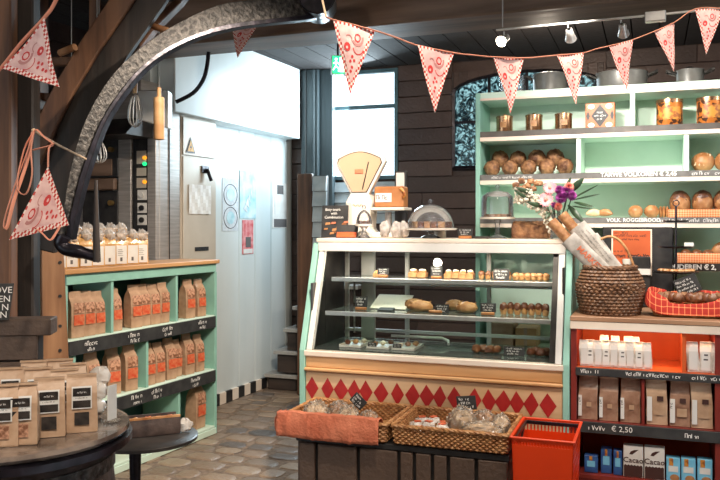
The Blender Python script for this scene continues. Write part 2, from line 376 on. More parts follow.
# ------------------------------------------------------------------ ceiling, outer walls
mb = MB(); x = -4.6
while x < 5.2: mb.box(x, x+.19, -9.5, .12, 3.0, 3.04); x += .2
mb.box(-4.6, 5.2, -9.5, .12, 3.045, 3.1)
w = mb.build('ceiling', M['ceil']); at(B, 0, 0, 0, w); struct(w)
struct(MB().box(3.9, 4.0, -1.5, 9, 0, 3).build('wall_right', M['plank']))
mb = MB()
for k in range(20): mb.box(-3.2, 4.4, 1.15, 1.19, k*.15+.002, k*.15+.148)
mb.box(-3.2, 4.4, 1.19, 1.3, 0, 3)
w = mb.build('wall_left', M['plank']); at(L, 0, 0, 0, w); struct(w)

# ------------------------------------------------------------------ white panelled wall
a0 = W.a(150, 0); seams = [a0, W.a(182), W.a(215), W.a(239), W.a(255), W.a(271), W.a(285.5), aE]
mb = MB()
for p, q in zip(seams, seams[1:]): mb.box(p+.003, q-.003, 0, .03, 0, 3)
mb.box(a0, aE, .012, .12, 0, 3)
w = mb.build('wall_panelled', M['wallwhite'], bevel=.003); at(W, 0, 0, 0, w); struct(w)
mb = MB(); x = a0; k = 0
zb = .095
while x < aE-.01:
    mb.box(x, min(x+.1, aE), -.022, -.001, 0, zb, k % 2); x += .1; k += 1
w = mb.build('baseboard_left', [M['black'], M['cream']]); at(W, 0, 0, 0, w); struct(w)
# boxed-in white bulkhead above it
bb = -.16; p, q = W.a(175, bb), W.a(300, bb)
w = MB().box(p, q, 0, .155, W.z(300, 139, bb), 3).build('wall_bulkhead', M['wallwhite'], bevel=.006); at(W, 0, bb, 0, w); struct(w)

# ------------------------------------------------------------------ back wall of dark boards with two windows
w0, w1 = B.a(332), B.a(398); wz0, wz1 = B.z(340, 180), B.z(365, 70)
r0, r1 = B.a(452), B.a(606); rz0, rz1 = B.z(465, 168), B.z(520, 70)
mb = MB(); rr = random.Random(5); z = 0
while z < 3:
    h = .15; z1_ = min(z+h, 3)
    cuts = [(0, 0)]
    op = []
    if z1_ > wz0 and z < wz1: op.append((w0, w1))
    if z1_ > rz0 and z < rz1: op.append((r0, r1))
    x = 0; segs = []; x = -.3
    for o0, o1 in op: segs.append((x, o0)); x = o1
    segs.append((x, 5.2))
    for s0, s1 in segs:
        while s0 < s1-.02:
            ln = min(rr.uniform(.7, 1.6), s1-s0); mb.box(s0+.002, s0+ln-.002, -rr.uniform(.0, .008), .03, z+.004, z1_-.004); s0 += ln
    z += h
for (x0, x1, z0, z1) in ((-.3, w0, 0, 3.1), (w1, r0, 0, 3.1), (r1, 5.2, 0, 3.1), (w0, w1, 0, wz0), (w0, w1, wz1, 3.1), (r0, r1, 0, rz0), (r0, r1, rz1, 3.1)):
    mb.box(x0, x1, .03, .12, z0, z1)
# spandrels turning the second opening into an arch
n = 14; pc = (r0+r1)/2; hw = (r1-r0)/2; spring = B.z(465, 92)
arc = [(pc-hw*cos(pi*i/n), spring+(rz1-spring)*sin(pi*i/n)) for i in range(n+1)]
for (x0, z0), (x1, z1) in zip(arc, arc[1:]):
    mb.prism([(x0, -.004, z0), (x1, -.004, z1), (x1, -.004, rz1+.02), (x0, -.004, rz1+.02)], (0, .12, 0))
w = mb.build('wall_back', M['plank'], bevel=.003); at(B, 0, 0, 0, w); struct(w)

def casing(name, fr, x0, x1, z0, z1, bars_h, bars_v, m, t=.035, glass='winglass', y=.02):
    mb = MB()
    mb.box(x0, x0+t, y-.03, y+.03, z0, z1); mb.box(x1-t, x1, y-.03, y+.03, z0, z1); mb.box(x0+t, x1-t, y-.03, y+.03, z0, z0+t); mb.box(x0+t, x1-t, y-.03, y+.03, z1-t, z1)
    for q in bars_h: mb.box(x0+t, x1-t, y-.02, y+.02, q-.018, q+.018)
    for q in bars_v: mb.box(q-.012, q+.012, y-.015, y+.015, z0+t, z1-t)
    f = mb.build(name, m, bevel=.003); at(fr, 0, 0, 0, f); struct(f)
    g = MB().box(x0+t, x1-t, y, y+.005, z0+t, z1-t).build('pane', M[glass], f); return f
M['wframe'] = mat('blue_grey_frame', (.07,.14,.17), .4, 0, (.1,.18,.2), 9)
casing('window_1', B, w0, w1, wz0, wz1, [B.z(365, 107)], [], M['wframe'])
# arched window with iron tracery
mb = MB()
outer = [(r0, rz0)] + arc + [(r1, rz0)]
for (x0, z0), (x1, z1) in zip(outer, outer[1:]+outer[:1]):
    mb.tube([(x0, .03, z0), (x1, .03, z1)], .026, 6)
for q in (.25, .5, .75): mb.box(r0+(r1-r0)*q-.012, r0+(r1-r0)*q+.012, .015, .045, rz0, rz1-.02)
mb.box(r0, r1, .015, .045, B.z(465, 122)-.012, B.z(465, 122)+.012)
wn = mb.build('window_2', M['irondark']); at(B, 0, 0, 0, wn); struct(wn)
MB().prism([(x, .05, z) for x, z in outer], (0, .004, 0)).build('pane', M['leafglass'], wn)
mb = MB(); rr = random.Random(11)
for q in range(4):
    cx = r0+(r1-r0)*(q+.5)/4
    for zc in [rz0+.1+.16*k for k in range(6)]:
        if zc > rz1-.15: continue
        for s_ in (-1, 1):
            pts = [(cx+s_*.085*sin(t*pi)*(1+.3*rr.random()), .047, zc-.07+.16*t) for t in [i/7 for i in range(8)]]
            mb.tube(pts, .006, 5)
            pts = [(cx+s_*.05*t, .047, zc+.04*sin(t*5)) for t in [i/6 for i in range(7)]]; mb.tube(pts, .005, 5)
mb.build('tracery', M['wframe'], wn)

# grey siding under the first window
mb = MB(); z = wz0-.42
while z < wz0-.03:
    mb.hexa([(w0, -.03, z), (w1, -.03, z), (w1, -.012, z), (w0, -.012, z), (w0, -.014, z+.095), (w1, -.014, z+.095), (w1, -.012, z+.095), (w0, -.012, z+.095)]); z += .1
w = mb.build('trim_1', M['siding']); at(B, 0, 0, 0, w); struct(w)

# dark double post beside the window
def post(name, fr, x0, x1, y0, y1, z0, z1, m, label, grooves=0):
    mb = MB(); mb.box(x0, x1, y0, y1, z0, z1)
    if grooves:
        for k in range(grooves): q = x0+(x1-x0)*(k+.5)/grooves; mb.box(q-.012, q+.012, y0-.014, y0, z0, z1)
    o = mb.build(name, m, bevel=.006); at(fr, 0, 0, 0, o); o['label'] = label; return struct(o)
M['bluepost'] = wood('blue_black_post', (.03,.045,.052), (.065,.09,.1), .4, 2, 4, .3)
post('door_post', B, B.a(301, -.12), B.a(318, -.12), -.12, -.001, 0, 2.998, M['bluepost'], 'dark blue-black post beside the bright window', 2)
post('window_post', B, B.a(319, -.08), B.a(332.5, -.08), -.08, -.001, 0, 2.998, M['bluepost'], 'narrow dark post framing the bright window')

# ------------------------------------------------------------------ timber frame of the building
BM = Frame(-.1875, 4.95, -21.5)
zb = 1.5+195*4.95/800
o = MB().box(-1.75, 3.2, 0, .36, zb, zb+.32).build('timber_beam', M['oldwoodx'], bevel=.012); at(BM, 0, 0, 0, o); o['label'] = 'heavy old ceiling beam crossing above the display case'; struct(o)
def loftpath(pts, wx, wy, m, name, label, d, parent=None):
    """rectangular timber following pixel-free 3D points; wx across the picture plane, wy in depth"""
    rings = []
    n = len(pts)
    for i, p in enumerate(pts):
        t = pts[min(i+1, n-1)]-pts[max(i-1, 0)]; t.normalize(); s_ = Vector((t.z, 0, -t.x)).normalized()
        rings.append([p-s_*wx/2, p+s_*wx/2, p+s_*wx/2+Vector((0, wy, 0)), p-s_*wx/2+Vector((0, wy, 0))])
    o = MB().loft(rings).build(name, m, bevel=.006); o['label'] = label; return struct(o)
def cxy(lst, d): return [P(x, y, d) for x, y in lst]
loftpath(cxy([(148,-42),(121,0),(90,45),(64,88),(46,124),(22,180),(-8,250)], 4.0), .105, .03, M['oldwood'], 'timber_brace', 'worn brown diagonal timber brace rising from the post', 4)
loftpath(cxy([(176,-42),(149,0),(117,45),(91,88),(75,124),(56,185),(40,250)], 4.04), .145, .05, M['darkwood'], 'timber_brace', 'shaded face of the diagonal brace, built as a second dark timber', 4)  # shaded side of the brown brace, put into a separate dark timber
loftpath(cxy([(196,-24),(178,0),(150,28),(128,58),(110,90)], 4.3), .035, .09, M['oldwood'], 'timber_batten', 'thin brown batten along the back of the shaded brace face', 4)
def vpost(x0, x1, d, dep, m, name, label, z1=2.998):
    A, Bq = P(x0, 240, d), P(x1, 240, d); o = MB().box(A.x, Bq.x, d, d+dep, 0, z1).build(name, m, bevel=.008); o['label'] = label; return struct(o)
vpost(-30, 10.5, 3.55, .08, M['oldwood'], 'timber_post', 'reddish brown post cut off by the picture edge')
vpost(11.5, 33, 3.7, .09, M['darkwood'], 'timber_post', 'blackened wall post behind the checked pennant')
mb = MB(); A = P(50, 240, 5.2)
for y0 in (96, 112, 60): q = P(38, y0, 5.0); mb.box(q.x, q.x+.42, 5.0, 5.06, q.z-.03, q.z+.02)
mb.box(P(36,100,5).x-.02, P(36,100,5).x+.04, 4.96, 5.1, 1.95, 2.998); mb.box(P(92,100,5).x-.02, P(92,100,5).x+.03, 5.0, 5.08, 1.95, 2.998)
o = mb.build('timber_ladder', M['oldwood'], bevel=.004); tag(o, 'old wooden ladder frame with rungs behind the worn brace', 'ladder')
for (x0,y0,x1,y1,d,lb) in ((60,53,75,47,4.0,'protruding round peg end in the worn brace'), (146,24,168,31,4.18,'wooden peg between the shaded brace face and iron arch')):
    A, Q = P(x0,y0,d), P(x1,y1,d-.05); o = MB().tube([A, Q], .018, 10).build('wooden_peg', M['plankbrown'], smooth=True); tag(o, lb, 'peg')

# ------------------------------------------------------------------ cast iron arch
outer = [(330,-12),(300,-10),(254,-1),(217,5),(179,22),(146,43),(116,70),(95,100),(81,130),(73,157),(67,184),(62,216),(58,240)]
inner = [(326,12),(314,17),(271,22),(233,27),(200,36),(168,51),(143,70),(122,95),(105,122),(93,152),(84,179),(76,211),(70,240)]
def ad(px): return 3.7+(px-60)/260*.75
root = thing('iron_arch', 'curved cast iron arch with worn grey face sweeping over the shelving', 'arch', P(64, 244, ad(64)))
def rel(p): return Vector(p)-root.location
fo_ = [rel(P(x, y, ad(x))) for x, y in outer]; fi = [rel(P(x, y, ad(x))) for x, y in inner]
mb = MB(); dv = Vector((.005, .03, 0))
# smooth both edges
def cr(pts, k=4):
    out = []
    for i in range(len(pts)-1):
        p0, p1, p2, p3 = pts[max(i-1,0)], pts[i], pts[i+1], pts[min(i+2,len(pts)-1)]
        for j in range(k):
            t = j/k; out.append(.5*((2*p1)+(p2-p0)*t+(2*p0-5*p1+4*p2-p3)*t*t+(3*p1-p0-3*p2+p3)*t**3))
    out.append(pts[-1]); return out
fo_, fi = cr(fo_), cr(fi)
mb.loft([[a_, b_, b_+dv, a_+dv] for a_, b_ in zip(fo_, fi)])
mb.build('arch_rib', M['iron'], root, bevel=.004)
mb = MB(); mb.loft([[b_+(a_-b_).normalized()*.016+Vector((-.003,-.018,0)), b_+Vector((0,-.018,0))-(a_-b_).normalized()*.012, b_+dv*1.25-(a_-b_).normalized()*.012, b_+dv*1.25] for a_, b_ in zip(fo_, fi)])
mb.build('rim', M['irondark'], root, bevel=.003)
mb = MB(); mb.tube(cr([rel(P(x, y, 3.68)) for x, y in ((64,236),(61,243),(66,249),(80,252),(98,257))]), [.034]*5+[.031]*8+[.026]*4, 12)
mb.build('foot', M['irondark'], root, smooth=True)
mb = MB(); mb.tube([rel(P(97, 262, 3.66)), rel(P(96, 222, 3.66)), rel(P(96, 180, 3.66))], [.017, .014, .007], 10); mb.build('hook_rod', M['darkwood'], root, smooth=True)
mb = MB(); c = rel(P(318, 0, 4.42)); mb.tube([c+Vector((0,-.09,0)), c+Vector((0,.14,0))], .1, 20)
mb.tube([c+Vector((-.14,-.09,.05)), c+Vector((-.14,-.04,.05))], .045, 16); mb.tube([c+Vector((-.14,-.11,.05)), c+Vector((-.14,-.09,.05))], .022, 12)
mb.build('hub', M['irondark'], root, smooth=True, bevel=.006)

# black conduit looping from the beam to the bulkhead
pts = cr([Vector(P(x, y, 5.35)) for x, y in ((208.5,52),(207,66),(203,80),(193,93),(176,102))])
tag(MB().tube(pts, .014, 8).build('conduit', M['irondark'], smooth=True), 'black curved pipe bending down from the beam over white bulkhead', 'pipe')

# ------------------------------------------------------------------ switch cabinet on the white wall
cb = -.1; p, q = W.a(181, cb), W.a(215.5, cb)
t = thing('electrical_cabinet', 'beige electrical cabinet with warning triangle beside the white panels', 'cabinet', W.w(p, cb), W.r)
wd = q-p; zt = W.z(198, 116, cb); zm = W.z(198, 157.5, cb)
MB().box(0, wd, 0, .098, 0, zt).build('body', M['greencab'], t, bevel=.005)
d1 = MB().box(.012, wd-.012, -.012, -.001, .1, zm-.006).build('door', M['greencab'], t, bevel=.003)
MB().box(.012, wd-.012, -.012, -.001, zm+.006, zt-.03).build('door', M['greencab'], t, bevel=.003)
ax = lambda px: W.a(px, cb)-p; az = lambda px, py: W.z(px, py, cb)
mb = MB(); mb.box(ax(200), ax(207), -.022, -.013, az(202,173), az(202,166)); mb.tube([(ax(204),-.03,az(204,169)), (ax(206),-.05,az(205,181))], .014, 8); mb.build('handle', M['irondark'], d1)
mb = MB(); x0, x1, z0, z1 = ax(184.5), ax(193.5), az(189,153), az(189,137.5)
mb.prism([(x0,-.014,z0),(x1,-.014,z0),((x0+x1)/2,-.014,z1)], (0,-.002,0), 0); g = .8; cx=(x0+x1)/2; cz=z0+(z1-z0)*.36
mb.prism([(cx+(x-cx)*.74,-.0165,cz+(z-cz)*.74) for x, z in ((x0,z0),(x1,z0),(cx,z1))], (0,-.001,0), 1)
mb.prism([(cx+.006,-.018,z1-.05),(cx-.012,-.018,cz-.004),(cx+.004,-.018,cz-.004),(cx-.006,-.018,z0+.018),(cx+.014,-.018,cz+.008),(cx,-.018,cz+.008)], (0,-.001,0), 0)
mb.build('warning_sign', [M['black'], M['yellow']], t)
MB().box(ax(193.5), ax(207), -.016, -.0125, az(197,251), az(197,247)).build('vent_slot', M['black'], t)
o = MB().grid(lambda i, j: (i*(ax(209)-ax(187)), -.003-.006*abs(sin(9*i+4*j)), j*(az(198,185)-az(198,214))), 8, 8).build('notice', M['paperwhite'], solid=.001)
at(W, W.a(187, cb), cb-.012, az(198,214), o); tag(o, 'crinkled blank white sheet stuck on the beige electrical cabinet', 'paper')

# posters
def poster(x0, x1, y0, y1, m, lb, deco, skew=0):
    a0_, a1_ = W.a(x0), W.a(x1); xm = (x0+x1)/2; z1_, z0_ = W.z(xm, y0), W.z(xm, y1)
    mb = MB(); mb.box(0, a1_-a0_, -.004, -.001, 0, z1_-z0_, 0); deco(mb, a1_-a0_, z1_-z0_)
    o = mb.build('poster', [m, M['papergrey'], M['paperblue'], M['paperwhite'], M['print'], M['pinkp']]); at(W, a0_, 0, z0_, o, R(skew)); tag(o, lb, 'poster', 'posters on the white wall')
def dec1(mb, w_, h_):
    for (r_, zc) in ((.42, .68), (.42, .25)):
        ring = [(w_/2+w_*r_*cos(t), -.005, h_*zc+h_*.2*sin(t)) for t in [2*pi*k/24 for k in range(24)]]
        mb.tube(ring, .003, 4, 4, closed=True); mb.prism([(w_/2+(x-w_/2)*.6, -.005, h_*zc+(z-h_*zc)*.6) for x, _, z in ring], (0, -.001, 0), 2)
def dec2(mb, w_, h_):
    for k in range(5): mb.prism([(w_*(.2+.15*k), -.005, h_*(.2+.11*k)), (w_*(.45+.1*k), -.005, h_*(.12+.1*k)), (w_*(.4+.1*k), -.005, h_*(.35+.1*k))], (0,-.001,0), 3 if k % 2 else 1)
def dec3(mb, w_, h_): mb.box(w_*.3, w_*.75, -.006, -.004, h_*.2, h_*.5, 4); mb.box(w_*.1, w_*.9, -.006, -.004, h_*.02, h_*.15, 3)
def dec4(mb, w_, h_): mb.box(w_*.1, w_*.9, -.006, -.004, h_*.02, h_*.2, 4); mb.box(w_*.15, w_*.85, -.006, -.004, h_*.3, h_*.7, 3); mb.box(w_*.3, w_*.7, -.006, -.004, h_*.75, h_*.95, 4)
poster(222, 238, 178, 231, M['papergrey'], 'grey poster with two ovals on the white wall', dec1)
poster(239.5, 255.5, 171, 218.5, M['paperblue'], 'tall light blue poster on the white wall', dec2)
poster(242, 253, 220, 254, M['pinkp'], 'narrow red and white leaflet under the blue poster', dec3)
poster(272, 287.5, 183, 228, M['paperwhite'], 'white poster with dark lower edge beside the stairs', dec4)

# ------------------------------------------------------------------ baker's oven and steel column
cor = W.w(W.a(158, -.1), -.1); O = Frame(cor.x, cor.y, -22.5)
t = thing('bakery_oven', 'steel bakery oven with black doors, wooden handle bars and switch panel', 'oven', O.w(0, 0), O.r)
oa = lambda px: O.a(px); oz = lambda px, py: O.z(px, py)
ztop = oz(120, 140)
MB().box(oa(52), -.002, .02, .18, 0, oz(150, 128)).build('body', M['steel'], t, bevel=.004)
for x0, x1 in ((120, 133), (149, 158)): MB().box(oa(x0), oa(x1)-.003, -.02, .019, 0, ztop).build('frame_column', M['steel'], t, bevel=.003)
for y0, y1, yb in ((138, 178, 170), (191, 228, 195), (231, 275, 236)):
    d = MB().box(oa(84), oa(119.5), -.018, .019, oz(100, y1), oz(100, y0)).build('oven_door', M['black'], t, bevel=.004)
    MB().tube([(oa(114), -.05, oz(114, y0+12)), (oa(114), -.02, oz(114, y0+12))], .02, 10).build('knob', M['brass'], d, smooth=True)
    if y0 == 138: MB().box(oa(94), oa(114), -.03, -.019, oz(100,176), oz(100,160)).build('label_plate', M['oldwoodx'], d)
b_ = MB().box(oa(76), oa(119.5), -.06, -.02, oz(100, 190.5), oz(100, 179)).build('handle_bar', M['oldwoodx'], t, bevel=.008)
pn = MB().box(oa(134), oa(148.5), -.012, .019, 0, ztop).build('control_panel', M['black'], t, bevel=.002)
for y0, y1 in ((151,164),(168,176),(178,188)): MB().box(oa(138), oa(147.5), -.016, -.013, oz(142,y1), oz(142,y0)).build('face_plate', M['greencab'], pn)
for px, py, m_ in ((146.5,158,'orange_l'),(146.5,164,'green_l'),(146.5,182,'orange_l')):
    MB().tube([(oa(px),-.03,oz(px,py)), (oa(px),-.014,oz(px,py))], .014, 12).build('indicator_lamp', M[m_], pn, smooth=True)
for py, kind in ((195,0),(208,1),(220,1)):
    sq = MB(); sq.box(oa(139), oa(148), -.018, -.013, oz(142,py+5), oz(142,py-5), 0); sq.tube([(oa(143.5),-.03,oz(143.5,py)), (oa(143.5),-.018,oz(143.5,py))], .02, 14, 1)
    sq.build('dial' if not kind else 'power_socket', [M['paperwhite'], M['paperwhite'] if not kind else M['black']], pn)
hd = MB(); hd.hexa([(oa(82),-.3,ztop), (oa(152),-.3,ztop), (oa(151),.18,ztop), (oa(82),.18,ztop), (oa(100),-.15,oz(120,122)), (oa(152),-.15,oz(120,122)), (oa(151),.18,oz(120,122)), (oa(100),.18,oz(120,122))])
hd.build('hood', M['darksteel'], t, bevel=.004)
MB().box(oa(103), oa(150), -.1, .18, oz(120,121.5), oz(120, 84)).build('flue_box', M['steel'], t, bevel=.004)
cabt = thing('steel_column', 'tall brushed steel cupboard side between oven and beige cabinet', 'cupboard', W.w(W.a(159.5,-.1),-.1), W.r)
ln = W.a(180,-.1)-W.a(159.5,-.1)
MB().box(0, ln, 0, .09, 0, W.z(170, 98, -.1)).build('body', M['steel'], cabt, bevel=.004)
MB().box(ln*.45, ln*.47, -.006, -.001, .05, W.z(170, 100, -.1)).build('door_seam', M['darksteel'], cabt)
mb = MB(); q0 = P(137, 90, 5.3); q1 = P(168, 128, 5.3)
o = MB().hexa([(q0.x,5.3,q1.z+.06),(q1.x,5.3,q1.z),(q1.x,5.42,q1.z),(q0.x,5.42,q1.z+.06),(q0.x,5.3,q0.z),(q1.x,5.3,q0.z),(q1.x,5.42,q0.z),(q0.x,5.42,q0.z)]).build('extractor_box', mat('polished_steel', (.62,.6,.56), .22, .45, (.8,.78,.74), 4), bevel=.006)
tag(o, 'shiny steel extractor box hanging above the oven', 'extractor')

# hanging utensils on wires
def wire(parent, top): MB().tube([(0,0,0), (0,0,top)], .0022, 5).build('wire', M['alu'], parent)
p = P(159, 148, 4.6); t = thing('rolling_pin', 'pale wooden rolling pin hanging from a wire over the cabinet', 'rolling pin', p)
MB().lathe([(.006,0),(.011,.002),(.011,.045),(.03,.05),(.031,.055),(.031,.285),(.03,.29),(.012,.295),(.013,.345),(.006,.35)][2:], 16).build('roller', M['pine'], t, smooth=True)
wire(t, 2.99-p.z)
def whisk(px, py, d, L_, R_, lb, rot=0, top=.5):
    p = P(px, py, d); t = thing('whisk', lb, 'whisk', p, 0, 'hanging wire whisks')
    mb = MB()
    for k in range(6):
        an = pi*k/6; pts = []
        for i in range(17):
            q = i/16; s_ = sin(q*pi*2)  ; ph = q*pi
            r_ = R_*sin(ph*1.0)**.6*(1 if q < .5 else -1); 
            rr_ = R_*cos(pi*q) if False else 0
        # teardrop loop
        for i in range(19):
            th = -pi/2+ (i/18)*2*pi; x = R_*cos(th)*(1-.55*(sin(th)+1)/2*1.0); z = L_/2+L_/2*sin(th)
            pts.append((x*cos(an), x*sin(an), z))
        mb.tube(pts, .0032, 4)
    mb.build('wires', M['alu'], t, smooth=True)
    MB().lathe([(.012,0),(.014,.01),(.016,.1),(.01,.12)], 10, (0,0,L_)).build('handle', M['pine'], t, smooth=True)
    MB().tube([(0,0,L_+.11),(0,0,2.99-p.z)], .002, 5).build('wire', M['alu'], t)
whisk(99, 163, 4.55, .13, .055, 'balloon whisk with wooden handle hanging in front of the oven')
whisk(135, 127, 4.75, .2, .055, 'longer wire whisk hanging beside the rolling pin')
for px, d, lb, yb in ((71.5, 4.9, 'thin pale wire hanging beside the large pennant', 62), (97, 5.0, 'thin pale wire hanging behind the diagonal brace', 30)):
    p = P(px, yb, d); tag(MB().tube([p, (p.x, p.y, 2.99)], .003, 5).build('wire', M['alu']), lb, 'wire')

# ------------------------------------------------------------------ steep stairs in front of the back wall
t = thing('staircase', 'steep dark stairs with grey tread edges behind the display case', 'stairs', B.w(B.a(262, -.5), -.62), B.r)
a00 = B.a(262, -.5)
for (px, py) in ((265,373),(274,350),(284,328),(293,306),(301,284)):
    a_ = B.a(px, -.6)-a00; z_ = B.z(px, py, -.6)
    MB().box(a_, a_+.55, 0, .5, z_-.035, z_).build('tread', M['alu'], t, bevel=.004)
    MB().box(a_+.03, a_+.5, .03, .48, max(z_-.2, 0), z_-.036).build('riser', M['darkwoodx'], t)
t = thing('stair_panel', 'brown board and pale overlapping siding at the head of the stairs', 'panel', B.w(B.a(297, -.75), -.75), B.r)
a00 = B.a(297, -.75); zt = B.z(305, 173.5, -.75)
MB().box(0, B.a(311.5,-.75)-a00, 0, .05, 0, zt).build('post', M['oldwood'], t, bevel=.006)
x0, x1 = B.a(312.5,-.75)-a00, B.a(326,-.75)-a00
mb = MB(); z = zt-.02
while z > .9:
    mb.hexa([(x0,-.012,z-.135),(x1,-.012,z-.135),(x1,.03,z-.135),(x0,.03,z-.135),(x0,.008,z-.005),(x1,.008,z-.005),(x1,.03,z-.005),(x0,.03,z-.005)]); z -= .135
mb.build('siding', M['siding'], t)
mb = MB(); mb.box(x0, x1, .032, .06, 0, zt-.02); mb.build('backing', M['darkwood'], t)

# illuminated exit sign
p = P(332, 74, 5.9); q = P(345, 55, 5.9); w_, h_ = q.x-p.x, q.z-p.z
t = thing('exit_sign', 'small green and white running man exit sign under the beam', 'sign', p, R(12))
MB().box(0, w_, 0, .05, 0, h_).build('housing', M['alu'], t, bevel=.003)
mb = MB(); mb.box(.004, w_-.004, -.003, -.0005, .006, h_-.006, 0); mb.box(w_*.58, w_*.93, -.005, -.0035, h_*.12, h_*.88, 1)
cx = w_*.32
mb.prism([(cx+.011*cos(k*pi/4), -.005, h_*.78+.011*sin(k*pi/4)) for k in range(8)], (0,.001,0), 1)
for s0, s1 in (((cx, h_*.68), (cx-.004, h_*.42)), ((cx, h_*.65), (cx+.024, h_*.52)), ((cx, h_*.65), (cx-.022, h_*.55)), ((cx-.004, h_*.42), (cx+.02, h_*.3)), ((cx+.02, h_*.3), (cx+.016, h_*.14)), ((cx-.004, h_*.42), (cx-.024, h_*.2))):
    mb.tube([(s0[0], -.004, s0[1]), (s1[0], -.004, s1[1])], .0045, 5, 1)
mb.build('sign_face', [M['exit'], M['exitw']], t)
MB().tube([(w_/2, .025, h_), (w_/2, .025, 2.995-p.z)], .008, 6).build('stem', M['irondark'], t)
# ------------------------------------------------------------------ bags
def bag(name, w, t, h, m, labels=(), seed=0, fold=.86, crimp=None, topm=None):
    """gusseted paper bag standing on its base; front faces local -y. labels: (x0,x1,z0,z1,material,name) as shares of w and h"""
    r = random.Random(seed); mb = MB()
    prof = [(0, 1, 1), (.03, 1.02, 1.03), (.25, 1.02, 1.06), (.5, 1.0, 1.02), (.68, .99, .95), (.78, .98, .7), (fold, .97, .22), (fold+.03, .97, .14), (1, .96, .10)]
    def ring(z, sw, st):
        hw, ht = w/2*sw, t/2*st; pts = []
        for (cx, cy) in ((-1,-1),(-.33,-1),(.33,-1),(1,-1),(1,-.0),(1,1),(.33,1),(-.33,1),(-1,1),(-1,0)):
            x, y = cx*hw, cy*ht
            if cy == 0 and z > .5*h: x *= 1-.25*(z/h-.5)        # gusset
            j = noise.noise(Vector((x*30+seed*5, y*30, z*25)))*.004*(1 if z > 0 else 0)
            lean = .012*sin(seed*2.3)*(z/h)**2
            pts.append((x+j+lean*.5, y+j+lean, z))
        return pts
    rings = [ring(z*h, sw, st) for z, sw, st in prof]
    mb.loft(rings)
    o = mb.build(name, m, bevel=.003)
    def yf(zf):
        for (z0, _, s0), (z1, _, s1) in zip(prof, prof[1:]):
            if z0 <= zf <= z1: return -t/2*(s0+(s1-s0)*(zf-z0)/(z1-z0))-.0042
        return -t/2*.1
    for (x0, x1, z0, z1, lm, ln) in labels:
        l = MB(); n = 5
        l.grid(lambda i, j: (w*(-.5+x0+(x1-x0)*i), yf(z0+(z1-z0)*j)-.0008+.012*sin(seed*2.3)*(z0+(z1-z0)*j)**2, h*(z0+(z1-z0)*j)), 3, n)
        l.build(ln, M[lm], o, solid=.0008)
    if crimp: MB().box(-w*.49, w*.49, -.004-t*.05, t*.05+.003, h*.965, h*1.0).build('top_seam', M[crimp], o)
    return o
def put(o, loc, rz, label, group, cat='coffee bag', s=1):
    o.location = loc; o.rotation_euler = (0, 0, rz); o.scale = (s, s, s); return tag(o, label, cat, group)

# ------------------------------------------------------------------ left shelving unit
DL = .33; LEN = 1.44
zT, z1s, z2s, z3s = 1.252, .854, .467, .06
t = thing('shelving_unit', 'mint green shelving unit with oak top holding kraft coffee bags', 'shelves', L.w(0, 0), L.r)
la = lambda px: L.a(px)
MB().box(-.03, LEN+.015, -.025, DL+.01, zT-.028, zT).build('oak_top', M['oak'], t, bevel=.004)
MB().box(0, LEN, -.004, .02, zT-.088, zT-.029).build('top_rail', M['mint'], t, bevel=.002)
MB().box(0, LEN, DL-.02, DL, .0, zT-.03).build('back_panel', M['teal'], t)
for (x, z0, z1) in ((0, 0, zT-.09), (LEN, 0, zT-.09)):
    MB().box(x-.014, x+.014, 0, DL-.022, z0, z1).build('side_panel', M['mint'], t, bevel=.002)
def stripe(x0, x1, z, parent, seed, words, dy=-.006, h=.072, hm='black', textm='chalk', sz=.022):
    mb = MB(); mb.box(x0, x1, dy-.004, dy+.006, z-h, z-.012); o = mb.build('price_strip', M[hm], parent)
    return o
for zi, (z, px0) in enumerate(((z1s, 0), (z2s, 0), (z3s, 0))):
    b_ = MB().box(.015, LEN-.015, .0, DL-.022, z-.016, z).build('shelf', M['mintpale'], t, bevel=.002)
    if zi < 2:
        st = MB().box(.015, LEN-.015, -.01, -.001, z-.088, z-.008).build('price_strip', M['slate'], t)
        sc = MB()
        for k, px in enumerate(((88,131,165,200), (72,134,154,193))[zi]):
            x = la(px)
            scrawl(sc, x-.035, z-.045, .10, .024, -.0115, seed=zi*7+k); scrawl(sc, x-.015, z-.078, .07, .02, -.0115, seed=zi*17+k+3)
        sc.build('lettering', M['chalk'], t)
for px, z0, z1 in ((113, z1s, zT-.09), (177.5, z1s, zT-.09), (75, z2s, z1s-.09), (148, z2s, z1s-.09), (180, z3s, z2s-.09), (112, z3s, z2s-.09)):
    MB().box(la(px)-.011, la(px)+.011, .004, DL-.022, z0+.0005, z1).build('divider', M['mint'], t, bevel=.002)
MB().box(0, LEN, -.004, .016, .0, z3s-.017).build('plinth', M['mintpale'], t, bevel=.002)
# bolted oak board at the near end
ep = MB(); p0 = P(43.5, 240, 4.22); p1 = P(62.5, 240, 4.3); zl, zh = P(0, 352, 4.25).z, P(0, 240, 4.25).z
t2 = thing('oak_end_board', 'tall oak board with dark bolts standing at the shelving near end', 'board', (p0.x, p0.y, 0), math.atan2(p1.y-p0.y, p1.x-p0.x)-.12)
wd = (p1-p0).xy.length
MB().hexa([(.0,0,0),(wd+.065,0,0),(wd+.065,.03,0),(0,.03,0),(-.01,0,zh),(wd,0,zh),(wd,.03,zh),(-.01,.03,zh)]).build('board', M['plankbrown'], t2, bevel=.004)
mb = MB()
for zz in (.25, .55, .83, .96, 1.12, 1.3): mb.tube([(wd-.02,-.006,zz), (wd-.02,.0,zz)], .009, 8)
mb.build('bolt', M['black'], t2); t2.children[0]
